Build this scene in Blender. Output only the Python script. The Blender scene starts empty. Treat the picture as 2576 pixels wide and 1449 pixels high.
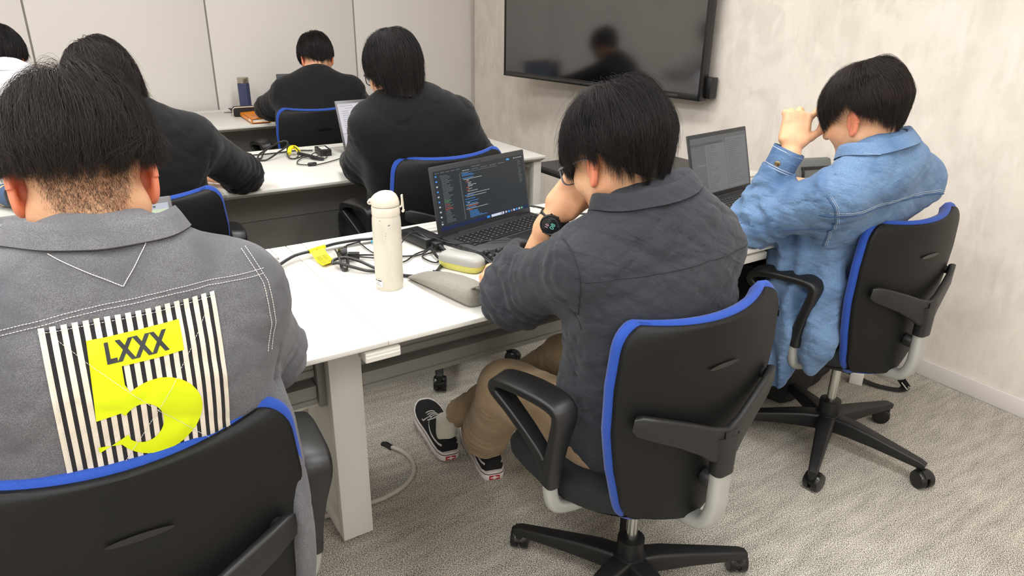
import bpy, bmesh, math, random
import numpy as np
from mathutils import Vector, Matrix
from mathutils.bvhtree import BVHTree
from mathutils.geometry import delaunay_2d_cdt

PI = math.pi
SC = bpy.context.scene
COL = SC.collection
R = math.radians


def tag(o, label=None, cat=None, group=None, kind=None):
    if label: o['label'] = label
    if cat: o['category'] = cat
    if group: o['group'] = group
    if kind: o['kind'] = kind
    return o


def empty(name, loc=(0, 0, 0), rz=0.0, label=None, cat=None, group=None):
    o = bpy.data.objects.new(name, None)
    o.empty_display_size = 0.05
    COL.objects.link(o)
    o.location = loc
    o.rotation_euler = (0, 0, rz)
    return tag(o, label, cat, group)


def sr(r, g, b):
    """sRGB 0-255 to linear rgba"""
    def f(c):
        c /= 255.0
        return c / 12.92 if c <= 0.04045 else ((c + 0.055) / 1.055) ** 2.4
    return (f(r), f(g), f(b), 1.0)


# ------------------------------------------------------------------ mesh building
class MB:
    """collects vertices and faces, builds ONE mesh object"""
    def __init__(self):
        self.v = []; self.f = []; self.m = []; self.mat = Matrix.Identity(4); self.mi = 0

    def add(self, V, F, mi=None):
        n = len(self.v)
        for p in V:
            self.v.append(tuple(self.mat @ Vector(p)))
        for q in F:
            self.f.append([i + n for i in q]); self.m.append(self.mi if mi is None else mi)

    def box(self, x0, x1, y0, y1, z0, z1, bev=0.0, mi=None, seg=2):
        bm = bmesh.new()
        vs = [bm.verts.new(p) for p in [(x0, y0, z0), (x1, y0, z0), (x1, y1, z0), (x0, y1, z0), (x0, y0, z1), (x1, y0, z1), (x1, y1, z1), (x0, y1, z1)]]
        for q in [(3, 2, 1, 0), (4, 5, 6, 7), (0, 1, 5, 4), (1, 2, 6, 5), (2, 3, 7, 6), (3, 0, 4, 7)]:
            bm.faces.new([vs[i] for i in q])
        if bev > 0:
            bmesh.ops.bevel(bm, geom=list(bm.edges), offset=bev, segments=seg, profile=0.5, affect='EDGES')
        self.bm(bm, mi)

    def bm(self, bm, mi=None):
        bm.verts.index_update()
        self.add([v.co.copy() for v in bm.verts], [[v.index for v in f.verts] for f in bm.faces], mi)
        bm.free()

    def prism(self, pts, axis, a, b, mi=None, bev=0.0):
        """2-D polygon extruded along an axis: 'x' pts=(y,z), 'y' pts=(x,z), 'z' pts=(x,y)"""
        def mk(p, t):
            if axis == 'x': return (t, p[0], p[1])
            if axis == 'y': return (p[0], t, p[1])
            return (p[0], p[1], t)
        n = len(pts)
        bm = bmesh.new()
        A = [bm.verts.new(mk(p, a)) for p in pts]; B = [bm.verts.new(mk(p, b)) for p in pts]
        bm.faces.new(A); bm.faces.new(B[::-1])
        for i in range(n):
            j = (i + 1) % n
            bm.faces.new([A[j], A[i], B[i], B[j]])
        bmesh.ops.recalc_face_normals(bm, faces=bm.faces[:])
        if bev: bmesh.ops.bevel(bm, geom=list(bm.edges), offset=bev, segments=2, profile=0.5, affect='EDGES')
        self.bm(bm, mi)

    def lathe(self, prof, n=32, c=(0, 0, 0), mi=None, axis='z'):
        V = []; F = []
        for (r, z) in prof:
            for k in range(n):
                a = 2 * PI * k / n
                if axis == 'z': V.append((c[0] + r * math.cos(a), c[1] + r * math.sin(a), c[2] + z))
                elif axis == 'x': V.append((c[0] + z, c[1] + r * math.cos(a), c[2] + r * math.sin(a)))
                else: V.append((c[0] + r * math.sin(a), c[1] + z, c[2] + r * math.cos(a)))
        for i in range(len(prof) - 1):
            for k in range(n):
                F.append((i * n + k, i * n + (k + 1) % n, (i + 1) * n + (k + 1) % n, (i + 1) * n + k))
        if prof[0][0] > 1e-6: F.append(tuple(range(n))[::-1])
        if prof[-1][0] > 1e-6: F.append(tuple((len(prof) - 1) * n + k for k in range(n)))
        self.add(V, F, mi)

    def sweep(self, pts, sec, scale=None, up=(0, 0, 1), closed=False, caps=True, mi=None, fixed=False):
        """section sec [(a,b)] swept along pts; a along side axis, b along up axis"""
        pts = [Vector(p) for p in pts]
        n = len(pts); m = len(sec)
        V = []; F = []
        U = Vector(up)
        for i in range(n):
            if closed: t = pts[(i + 1) % n] - pts[i - 1]
            else: t = pts[min(i + 1, n - 1)] - pts[max(i - 1, 0)]
            t.normalize()
            s = t.cross(U)
            if s.length < 1e-4: s = t.cross(Vector((0.3, 0.9, 0.1)))
            s.normalize(); u = s.cross(t)
            if not fixed: U = u
            k = scale[i] if scale else (1, 1)
            if not hasattr(k, '__len__'): k = (k, k)
            for (a, b) in sec:
                V.append(pts[i] + s * a * k[0] + u * b * k[1])
        for i in range(n if closed else n - 1):
            for j in range(m):
                i2 = (i + 1) % n
                F.append((i * m + j, i * m + (j + 1) % m, i2 * m + (j + 1) % m, i2 * m + j))
        if caps and not closed:
            F.append(tuple(range(m))[::-1]); F.append(tuple((n - 1) * m + j for j in range(m)))
        self.add(V, F, mi)

    def tube(self, pts, r, n=10, mi=None, scale=None, closed=False, smooth=0):
        if smooth: pts = catmull(pts, smooth, closed)
        self.sweep(pts, circ(r, r, n), scale=scale, mi=mi, closed=closed)

    def build(self, name, mats, parent=None, ang=35, smooth=True):
        me = bpy.data.meshes.new(name)
        me.from_pydata(self.v, [], self.f)
        return finish(name, me, mats, parent, ang, smooth, self.m)


def finish(name, me, mats, parent=None, ang=35, smooth=True, mi=None, fix=True):
    if not isinstance(mats, (list, tuple)): mats = [mats]
    for m in mats: me.materials.append(m)
    if mi is not None and len(mats) > 1: me.polygons.foreach_set('material_index', mi)
    if fix:
        bm = bmesh.new(); bm.from_mesh(me)
        bmesh.ops.recalc_face_normals(bm, faces=bm.faces[:])
        bm.to_mesh(me); bm.free()
    if smooth:
        me.polygons.foreach_set('use_smooth', [True] * len(me.polygons))
        if ang < 180: me.set_sharp_from_angle(angle=R(ang))
    me.update()
    o = bpy.data.objects.new(name, me)
    COL.objects.link(o)
    if parent is not None: o.parent = parent
    return o


def mesh_np(name, V, Q, mats, parent=None, mi=None, smooth=True):
    """quads from numpy arrays"""
    me = bpy.data.meshes.new(name)
    V = np.asarray(V, np.float32); Q = np.asarray(Q, np.int32)
    me.vertices.add(len(V)); me.vertices.foreach_set('co', V.ravel())
    k = Q.shape[1]
    me.loops.add(Q.size); me.loops.foreach_set('vertex_index', Q.ravel())
    me.polygons.add(len(Q))
    me.polygons.foreach_set('loop_start', np.arange(0, Q.size, k, dtype=np.int32))
    if smooth: me.polygons.foreach_set('use_smooth', np.ones(len(Q), bool))
    me.update(calc_edges=True)
    me.validate()
    if not isinstance(mats, (list, tuple)): mats = [mats]
    for m in mats: me.materials.append(m)
    if mi is not None: me.polygons.foreach_set('material_index', np.asarray(mi, np.int32))
    o = bpy.data.objects.new(name, me)
    COL.objects.link(o)
    if parent is not None: o.parent = parent
    return o


def circ(rx, ry, n=12):
    return [(rx * math.cos(2 * PI * k / n), ry * math.sin(2 * PI * k / n)) for k in range(n)]


def rrect(w, h, r, n=3):
    P = []
    for (cx, cy, a0) in [(w / 2 - r, h / 2 - r, 0), (-w / 2 + r, h / 2 - r, 90), (-w / 2 + r, -h / 2 + r, 180), (w / 2 - r, -h / 2 + r, 270)]:
        for k in range(n + 1):
            a = R(a0 + 90 * k / n)
            P.append((cx + r * math.cos(a), cy + r * math.sin(a)))
    return P


def catmull(pts, k=6, closed=False):
    P = [Vector(p) for p in pts]; n = len(P); out = []
    for i in range(n if closed else n - 1):
        if closed: a, b, c, d = P[i - 1], P[i], P[(i + 1) % n], P[(i + 2) % n]
        else: a, b, c, d = P[max(i - 1, 0)], P[i], P[i + 1], P[min(i + 2, n - 1)]
        for j in range(k):
            t = j / k
            out.append(0.5 * ((2 * b) + (c - a) * t + (2 * a - 5 * b + 4 * c - d) * t * t + (3 * b - a - 3 * c + d) * t ** 3))
    if not closed: out.append(P[-1])
    return out


def copy_obj(o, parent=None):
    c = o.copy(); COL.objects.link(c)
    if parent is not None: c.parent = parent
    return c


def copy_tree(o, parent=None):
    c = copy_obj(o, parent)
    for ch in list(o.children): copy_tree(ch, c)
    return c


def text_mb(mb, s, size, M, mi=0, offset=0.0, z=0.0, space=1.0):
    cu = bpy.data.curves.new('lettering', 'FONT')
    cu.body = s; cu.size = size; cu.offset = offset; cu.space_character = space; cu.align_x = 'CENTER'; cu.align_y = 'CENTER'; cu.resolution_u = 3
    o = bpy.data.objects.new('lettering', cu); COL.objects.link(o)
    dg = bpy.context.evaluated_depsgraph_get(); dg.update()
    me = bpy.data.meshes.new_from_object(o.evaluated_get(dg))
    V = [M @ Vector((v.co.x, v.co.y, z)) for v in me.vertices]
    F = [list(p.vertices) for p in me.polygons]
    mb.add(V, F, mi)
    bpy.data.objects.remove(o); bpy.data.curves.remove(cu); bpy.data.meshes.remove(me)


# ------------------------------------------------------------------ materials
def mat(name, col, rough=0.5, metal=0.0, spec=0.5, bump=None, vary=None, emit=None, coat=0.0, sss=None, trans=0.0, sheen=0.0, ior=None, alpha=None):
    m = bpy.data.materials.new(name); m.use_nodes = True
    nt = m.node_tree; b = nt.nodes['Principled BSDF']
    b.inputs['Base Color'].default_value = col
    b.inputs['Roughness'].default_value = rough
    b.inputs['Metallic'].default_value = metal
    b.inputs['Specular IOR Level'].default_value = spec
    if coat: b.inputs['Coat Weight'].default_value = coat; b.inputs['Coat Roughness'].default_value = 0.1
    if sheen: b.inputs['Sheen Weight'].default_value = sheen; b.inputs['Sheen Roughness'].default_value = 0.5
    if trans: b.inputs['Transmission Weight'].default_value = trans
    if ior: b.inputs['IOR'].default_value = ior
    if alpha is not None: b.inputs['Alpha'].default_value = alpha
    if emit:
        b.inputs['Emission Color'].default_value = emit[0]; b.inputs['Emission Strength'].default_value = emit[1]
    if sss:
        b.inputs['Subsurface Weight'].default_value = sss[0]
        b.inputs['Subsurface Radius'].default_value = (1.0, 0.32, 0.14)
        b.inputs['Subsurface Scale'].default_value = sss[1]
    tc = nt.nodes.new('ShaderNodeTexCoord')
    if vary:   # list of (scale, colour2, lo, hi, stretch)
        prev = None
        for (sc, c2, lo, hi, stretch) in vary:
            mp = nt.nodes.new('ShaderNodeMapping'); mp.inputs['Scale'].default_value = stretch
            nt.links.new(tc.outputs['Object'], mp.inputs['Vector'])
            nz = nt.nodes.new('ShaderNodeTexNoise'); nz.inputs['Scale'].default_value = sc; nz.inputs['Detail'].default_value = 4
            nt.links.new(mp.outputs['Vector'], nz.inputs['Vector'])
            rp = nt.nodes.new('ShaderNodeMapRange'); rp.inputs['From Min'].default_value = lo; rp.inputs['From Max'].default_value = hi
            nt.links.new(nz.outputs['Fac'], rp.inputs['Value'])
            mx = nt.nodes.new('ShaderNodeMix'); mx.data_type = 'RGBA'
            nt.links.new(rp.outputs['Result'], mx.inputs[0])
            if prev is None: mx.inputs[6].default_value = col
            else: nt.links.new(prev, mx.inputs[6])
            mx.inputs[7].default_value = c2
            prev = mx.outputs[2]
        nt.links.new(prev, b.inputs['Base Color'])
    if bump:   # list of (scale, strength, distance, stretch)
        prevn = None
        for bb in bump:
            sc, st, di, stretch = bb[:4]
            mp = nt.nodes.new('ShaderNodeMapping'); mp.inputs['Scale'].default_value = stretch
            if len(bb) > 4: mp.vector_type = 'TEXTURE'; mp.inputs['Rotation'].default_value = (0, bb[4], 0); mp.inputs['Scale'].default_value = tuple(1 / q for q in stretch)
            nt.links.new(tc.outputs['Object'], mp.inputs['Vector'])
            nz = nt.nodes.new('ShaderNodeTexNoise'); nz.inputs['Scale'].default_value = sc; nz.inputs['Detail'].default_value = 3; nz.inputs['Distortion'].default_value = .6 if len(bb) > 4 else 0
            nt.links.new(mp.outputs['Vector'], nz.inputs['Vector'])
            bp = nt.nodes.new('ShaderNodeBump'); bp.inputs['Strength'].default_value = st; bp.inputs['Distance'].default_value = di
            nt.links.new(nz.outputs['Fac'], bp.inputs['Height'])
            if prevn is not None: nt.links.new(prevn, bp.inputs['Normal'])
            prevn = bp.outputs['Normal']
        nt.links.new(prevn, b.inputs['Normal'])
    return m


def emis(name, col, k=1.0):
    return mat(name, (0, 0, 0, 1), rough=0.25, spec=0.3, emit=(col, k))


ONE = (1, 1, 1)
M = {}
M['desk_white'] = mat('desk_white', sr(212, 210, 203), 0.38, spec=0.35, bump=[(900, 0.03, 0.0005, ONE)])
M['desk_edge'] = mat('desk_edge', sr(226, 225, 222), 0.45)
M['desk_leg'] = mat('desk_leg_paint', sr(214, 211, 204), 0.42)
M['desk_grey'] = mat('desk_panel_grey', sr(150, 149, 144), 0.5)
M['desk_slot'] = mat('desk_slot_grey', sr(120, 119, 114), 0.5)
M['blk_plastic'] = mat('black_plastic', sr(21, 21, 22), 0.48, bump=[(700, 0.12, 0.0006, ONE)])
M['blk_shell'] = mat('black_shell', sr(15, 15, 15), 0.55, spec=0.28, bump=[(420, 0.25, 0.0008, ONE)])
M['blk_soft'] = mat('black_soft', sr(24, 24, 25), 0.42, bump=[(900, 0.1, 0.0005, ONE)])
M['blk_gloss'] = mat('black_gloss', sr(16, 16, 17), 0.28)
M['blue_cloth'] = mat('blue_cloth', sr(24, 72, 168), 0.85, sheen=0.15, bump=[(1500, 0.3, 0.0006, ONE)], vary=[(900, sr(18, 60, 146), 0.4, 0.6, ONE)])
M['seat_cloth'] = mat('seat_cloth', sr(22, 28, 30), 0.9, bump=[(1500, 0.3, 0.0006, ONE)])
M['silver'] = mat('silver_paint', sr(172, 173, 169), 0.4, metal=0.3)
M['chrome'] = mat('chrome', sr(205, 205, 200), 0.22, metal=1.0)
M['cord'] = mat('black_cord', sr(30, 30, 31), 0.4)
M['yellow'] = mat('yellow_tag', sr(250, 226, 10), 0.5)
M['ink'] = mat('dark_ink', sr(50, 46, 40), 0.6)
M['cyan'] = mat('cyan_plug', sr(30, 150, 200), 0.35)
M['white_pl'] = mat('white_plastic', sr(236, 233, 226), 0.4)
M['lap_grey'] = mat('laptop_grey', sr(92, 92, 94), 0.4, metal=0.4)
M['lap_dark'] = mat('laptop_dark', sr(52, 53, 56), 0.45, metal=0.2)
M['lap_black'] = mat('laptop_black', sr(22, 22, 24), 0.4)
M['key'] = mat('key_black', sr(24, 24, 26), 0.45)
M['key_mark'] = mat('key_marking', sr(112, 112, 114), 0.5)
M['skin'] = mat('skin', sr(226, 178, 140), 0.5, spec=0.4, sss=(0.35, 0.006), vary=[(28, sr(218, 160, 124), 0.42, 0.72, ONE), (240, sr(205, 145, 112), 0.6, 0.8, ONE)], bump=[(500, 0.1, 0.0006, ONE)])
M['skin_red'] = mat('ear_skin', sr(224, 140, 108), 0.48, spec=0.4, sss=(0.5, 0.008))  # redder base colour paints in overhead light glowing through the ears
M['lip'] = mat('lip', sr(190, 112, 98), 0.45, sss=(0.3, 0.004))
M['eye_white'] = mat('eye_white', sr(235, 230, 225), 0.2)
M['hair'] = mat('black_hair', sr(31, 28, 28), 0.5, spec=0.28)
M['hair_brown'] = mat('dark_brown_hair', sr(44, 36, 33), 0.52, spec=0.28)
M['hair_cap'] = mat('hair_underlayer', sr(24, 21, 21), 0.6, spec=0.3)
M['nape'] = mat('nape_stubble', sr(50, 40, 35), 0.6)
# ------------------------------------------------------------------ signed-distance modelling
_rs = np.random.RandomState(7)
_NT = _rs.rand(32, 32, 32).astype(np.float32) * 2 - 1


def vnoise(P, seed=0):
    P = P + seed * 7.31
    i = np.floor(P).astype(np.int32); f = (P - i).astype(np.float32)
    f = f * f * f * (f * (f * 6 - 15) + 10)
    i0 = i & 31; i1 = (i + 1) & 31
    x, y, z = f[:, 0], f[:, 1], f[:, 2]
    g = lambda a, b, c: _NT[a[:, 0], b[:, 1], c[:, 2]]
    c00 = g(i0, i0, i0) * (1 - x) + g(i1, i0, i0) * x
    c10 = g(i0, i1, i0) * (1 - x) + g(i1, i1, i0) * x
    c01 = g(i0, i0, i1) * (1 - x) + g(i1, i0, i1) * x
    c11 = g(i0, i1, i1) * (1 - x) + g(i1, i1, i1) * x
    return (c00 * (1 - y) + c10 * y) * (1 - z) + (c01 * (1 - y) + c11 * y) * z


def smin(a, b, k):
    h = np.clip(0.5 + 0.5 * (b - a) / k, 0, 1)
    return b * (1 - h) + a * h - k * h * (1 - h)


def smax(a, b, k): return -smin(-a, -b, k)


def A3(v): return np.array(v, float)


def nrm(v):
    v = A3(v); return v / np.linalg.norm(v)


def rcone(P, a, b, ra, rb):
    a = A3(a); b = A3(b); ab = b - a
    t = np.clip(((P - a) @ ab) / (ab @ ab), 0, 1)
    return np.linalg.norm(P - a - t[:, None] * ab, axis=1) - (ra + (rb - ra) * t)


def ball(P, c, r): return np.linalg.norm(P - A3(c), axis=1) - r


def ell(P, c, r, F=None):
    q = P - A3(c)
    if F is not None: q = q @ F.T       # rows of F are the axes
    r = A3(r)
    k0 = np.linalg.norm(q / r, axis=1); k1 = np.linalg.norm(q / (r * r), axis=1)
    return k0 * (k0 - 1) / np.maximum(k1, 1e-9)


def loftd(P, st, k=0.03, p=2.3):
    """torso: st = [(centre, half width, half depth, right axis)] joined by elliptic cones"""
    d = None
    for i in range(len(st) - 1):
        c0, a0, b0, r0 = st[i]; c1, a1, b1, r1 = st[i + 1]
        c0 = A3(c0); c1 = A3(c1); ax = c1 - c0; L = np.linalg.norm(ax); ax = ax / L
        Rx = nrm(A3(r0) + A3(r1)); Rx = nrm(Rx - ax * (Rx @ ax)); Fy = np.cross(ax, Rx)
        v = P - c0
        s = v @ ax; t = np.clip(s / L, 0, 1)
        a = a0 + (a1 - a0) * t; b = b0 + (b1 - b0) * t
        over = (s - np.clip(s, 0, L))
        vx = np.abs(v @ Rx) / a; vy = np.abs(v @ Fy) / b; vs = np.abs(over) / np.minimum(a, b)
        kk = (vx ** p + vy ** p + vs ** p) ** (1 / p)
        e = (kk - 1) * np.minimum(a, b)
        d = e if d is None else smin(d, e, k)
    return d


def plane(P, o, n): return (P - A3(o)) @ nrm(n)


def mesh_sdf(f, lo, hi, h, B=8, pad=0.015):
    lo = A3(lo); hi = A3(hi)
    nb = np.maximum(1, np.ceil((hi - lo) / (h * B)).astype(int)); n = nb * B + 1
    bi = np.indices(nb).reshape(3, -1).T
    dc = f(lo + (bi + 0.5) * B * h)
    D = np.ones(tuple(n), np.float32)
    sg = np.where(dc < 0, -1.0, 1.0).astype(np.float32).reshape(tuple(nb))
    D[:-1, :-1, :-1] = sg.repeat(B, 0).repeat(B, 1).repeat(B, 2)
    act = bi[np.abs(dc) < B * h * 0.95 + pad]
    g = np.indices((B + 1,) * 3).reshape(3, -1).T
    for s in range(0, len(act), 400):
        idx = (act[s:s + 400, None, :] * B + g[None]).reshape(-1, 3)
        D[idx[:, 0], idx[:, 1], idx[:, 2]] = f(lo + idx * h)
    return surf_nets(D, lo, h)


def surf_nets(D, lo, h):
    D[0] = 1; D[-1] = 1; D[:, 0] = 1; D[:, -1] = 1; D[:, :, 0] = 1; D[:, :, -1] = 1
    S = D < 0
    cnt = np.zeros(tuple(np.array(D.shape) - 1), np.uint8)
    for dx in (0, 1):
        for dy in (0, 1):
            for dz in (0, 1):
                cnt += S[dx:D.shape[0] - 1 + dx, dy:D.shape[1] - 1 + dy, dz:D.shape[2] - 1 + dz]
    cells = np.argwhere((cnt > 0) & (cnt < 8))
    vid = -np.ones(cnt.shape, np.int64); vid[cells[:, 0], cells[:, 1], cells[:, 2]] = np.arange(len(cells))
    acc = np.zeros((len(cells), 3)); num = np.zeros(len(cells))
    cor = np.array([(x, y, z) for x in (0, 1) for y in (0, 1) for z in (0, 1)])
    val = [D[cells[:, 0] + c[0], cells[:, 1] + c[1], cells[:, 2] + c[2]] for c in cor]
    for i in range(8):
        for j in range(i + 1, 8):
            if np.abs(cor[i] - cor[j]).sum() != 1: continue
            a, b = val[i], val[j]
            m = (a < 0) != (b < 0)
            t = np.clip(a[m] / (a[m] - b[m]), 0, 1)
            acc[m] += cor[i] + t[:, None] * (cor[j] - cor[i]); num[m] += 1
    V = lo + (cells + acc / num[:, None]) * h
    Q = []
    for ax in range(3):
        u, v = (ax + 1) % 3, (ax + 2) % 3
        sl0 = [slice(None)] * 3; sl1 = [slice(None)] * 3
        sl0[ax] = slice(0, -1); sl1[ax] = slice(1, None)
        s0 = S[tuple(sl0)]; s1 = S[tuple(sl1)]
        e = np.argwhere(s0 != s1)
        e = e[(e[:, u] > 0) & (e[:, v] > 0)]
        fl = s0[e[:, 0], e[:, 1], e[:, 2]]
        def cv(du, dv):
            c = e.copy(); c[:, u] -= du; c[:, v] -= dv
            return vid[c[:, 0], c[:, 1], c[:, 2]]
        q = np.stack([cv(1, 1), cv(0, 1), cv(0, 0), cv(1, 0)], 1)
        q[~fl] = q[~fl][:, ::-1]
        Q.append(q)
    return V, np.concatenate(Q)


def relax(V, Q, it=1, lam=0.5):
    for _ in range(it):
        acc = np.zeros_like(V); n = np.zeros(len(V))
        for a, b in ((0, 1), (1, 2), (2, 3), (3, 0)):
            np.add.at(acc, Q[:, a], V[Q[:, b]]); np.add.at(acc, Q[:, b], V[Q[:, a]])
            np.add.at(n, Q[:, a], 1); np.add.at(n, Q[:, b], 1)
        V = V + lam * (acc / np.maximum(n, 1)[:, None] - V)
    return V


def join(parts):
    Vs, Qs, n = [], [], 0
    for V, Q in parts:
        Vs.append(V); Qs.append(Q + n); n += len(V)
    return np.concatenate(Vs), np.concatenate(Qs)
# ------------------------------------------------------------------ room materials
def wallpaper():
    m = mat('plaster_wallpaper', sr(214, 204, 193), 0.75, spec=0.25)
    nt = m.node_tree; b = nt.nodes['Principled BSDF']
    tc = nt.nodes.new('ShaderNodeTexCoord')
    def noise(sc, stretch, det=5, dist=0.0):
        mp = nt.nodes.new('ShaderNodeMapping'); mp.inputs['Scale'].default_value = stretch
        nt.links.new(tc.outputs['Object'], mp.inputs['Vector'])
        n = nt.nodes.new('ShaderNodeTexNoise'); n.inputs['Scale'].default_value = sc; n.inputs['Detail'].default_value = det
        n.inputs['Distortion'].default_value = dist
        nt.links.new(mp.outputs['Vector'], n.inputs['Vector'])
        return n.outputs['Fac']
    def ramp(f, lo, hi, out):
        r = nt.nodes.new('ShaderNodeMapRange'); r.inputs['From Min'].default_value = lo; r.inputs['From Max'].default_value = hi
        r.inputs['To Max'].default_value = out
        nt.links.new(f, r.inputs['Value']); return r.outputs['Result']
    def mix(fac, c1, c2):
        x = nt.nodes.new('ShaderNodeMix'); x.data_type = 'RGBA'
        nt.links.new(fac, x.inputs[0])
        if isinstance(c1, tuple): x.inputs[6].default_value = c1
        else: nt.links.new(c1, x.inputs[6])
        x.inputs[7].default_value = c2
        return x.outputs[2]
    c = mix(ramp(noise(4.5, (1, 1, 1), 6, 1.2), 0.42, 0.62, 0.6), sr(226, 218, 208), sr(208, 200, 190))
    c = mix(ramp(noise(16, (1, 1, 0.35), 5, 0.8), 0.5, 0.72, 0.55), c, sr(236, 229, 220))
    c = mix(ramp(noise(30, (1, 1, 0.4), 4, 0.6), 0.55, 0.75, 0.4), c, sr(204, 195, 184))
    nt.links.new(c, b.inputs['Base Color'])
    bp = nt.nodes.new('ShaderNodeBump'); bp.inputs['Strength'].default_value = 0.12; bp.inputs['Distance'].default_value = 0.002
    nt.links.new(noise(60, (1, 1, 0.5), 5), bp.inputs['Height']); nt.links.new(bp.outputs['Normal'], b.inputs['Normal'])
    return m


def carpet():
    m = mat('loop_carpet', sr(128, 125, 119), 0.95, spec=0.1)
    nt = m.node_tree; b = nt.nodes['Principled BSDF']
    tc = nt.nodes.new('ShaderNodeTexCoord')
    def noise(sc, stretch, rot, det=2):
        mp = nt.nodes.new('ShaderNodeMapping'); mp.inputs['Scale'].default_value = stretch; mp.inputs['Rotation'].default_value = (0, 0, rot)
        nt.links.new(tc.outputs['Object'], mp.inputs['Vector'])
        n = nt.nodes.new('ShaderNodeTexNoise'); n.inputs['Scale'].default_value = sc; n.inputs['Detail'].default_value = det
        nt.links.new(mp.outputs['Vector'], n.inputs['Vector']); return n.outputs['Fac']
    def math_(op, a, bb):
        x = nt.nodes.new('ShaderNodeMath'); x.operation = op
        for i, q in enumerate((a, bb)):
            if isinstance(q, (int, float)): x.inputs[i].default_value = q
            else: nt.links.new(q, x.inputs[i])
        return x.outputs[0]
    n1 = noise(260, (1, 2.6, 1), 0.5); n2 = noise(290, (2.4, 1, 1), -0.25); n3 = noise(560, ONE, 0.9)
    f = math_('ADD', math_('ADD', math_('MULTIPLY', n1, 0.42), math_('MULTIPLY', n2, 0.33)), math_('MULTIPLY', n3, 0.25))
    big = noise(7, (1, 5, 1), 0.0, 3)
    f2 = math_('ADD', f, math_('MULTIPLY', math_('SUBTRACT', big, 0.5), 0.06))
    rp = nt.nodes.new('ShaderNodeValToRGB')
    e = rp.color_ramp.elements
    e[0].position = 0.445; e[0].color = sr(76, 73, 67)
    e[1].position = 0.56; e[1].color = sr(240, 234, 222)
    q = e.new(0.49); q.color = sr(140, 136, 127)
    q = e.new(0.52); q.color = sr(198, 192, 180)
    nt.links.new(f2, rp.inputs['Fac']); nt.links.new(rp.outputs['Color'], b.inputs['Base Color'])
    bp = nt.nodes.new('ShaderNodeBump'); bp.inputs['Strength'].default_value = 0.7; bp.inputs['Distance'].default_value = 0.004
    nt.links.new(f, bp.inputs['Height']); nt.links.new(bp.outputs['Normal'], b.inputs['Normal'])
    return m


M['panel'] = mat('wall_panel_white', sr(225, 220, 215), 0.5, spec=0.3, bump=[(30, 0.03, 0.001, ONE)])
M['joint'] = mat('panel_joint_grey', sr(150, 145, 138), 0.6)
M['alu'] = mat('aluminium_trim', sr(196, 190, 182), 0.4, metal=0.2)
M['wallpaper'] = wallpaper()
M['carpet'] = carpet()
M['ceiling'] = mat('ceiling_white', sr(232, 230, 226), 0.9)
M['baseboard'] = mat('baseboard_vinyl', sr(214, 208, 205), 0.5)

X0, X1, Y0, Y1, ZC = -3.4, 2.79, -2.6, 4.806, 2.6


def structure(o): o['kind'] = 'structure'; return o


mb = MB(); mb.box(X0 - .1, X1 + .1, Y0 - .1, Y1 + .1, -0.1, 0.0); structure(mb.build('floor', M['carpet']))
mb = MB(); mb.box(X0 - .1, X1 + .1, Y0 - .1, Y1 + .1, ZC, ZC + .1); structure(mb.build('ceiling', M['ceiling']))


def panel_wall(name, axis, at, edges, sign):
    """flush wall panels with grey shadow joints between them; visible face at `at`, room on the side -sign"""
    mb = MB()
    for a, b in zip(edges[:-1], edges[1:]):
        lo, hi = sorted((at, at + sign * 0.03))
        if axis == 'y': mb.box(a + .005, b - .005, lo, hi, 0.0, ZC, bev=0.002, mi=0)
        else: mb.box(lo, hi, a + .005, b - .005, 0.0, ZC, bev=0.002, mi=0)
    lo, hi = sorted((at + sign * 0.012, at + sign * 0.1))
    if axis == 'y': mb.box(edges[0], edges[-1], lo, hi, 0, ZC, mi=1)
    else: mb.box(lo, hi, edges[0], edges[-1], 0, ZC, mi=1)
    return structure(mb.build(name, [M['panel'], M['joint']]))


panel_wall('wall_front', 'y', Y1, [X0, -2.70, -1.785, -0.87, 0.044, 0.955, 1.879, X1 + .03], 1)
panel_wall('wall_left', 'x', X0, [Y0, -1.7, -0.78, 0.14, 1.06, 1.98, 2.9, 3.82, Y1], -1)
mb = MB(); mb.box(X1, X1 + .1, Y0 - .1, Y1 + .1, 0, ZC); structure(mb.build('wall_right', M['wallpaper']))
mb = MB(); mb.box(X0 - .1, X1 + .1, Y0 - .1, Y0, 0, ZC); structure(mb.build('wall_back', M['panel']))
mb = MB(); mb.box(X1 - .012, X1, Y0, Y1, 0, 0.068, bev=0.003); structure(mb.build('baseboard_right', M['baseboard']))
mb = MB(); mb.box(X1 - .018, X1 - .001, Y1 - .014, Y1 + .004, 0.07, ZC, bev=0.002); structure(mb.build('trim_1', M['alu']))


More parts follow.
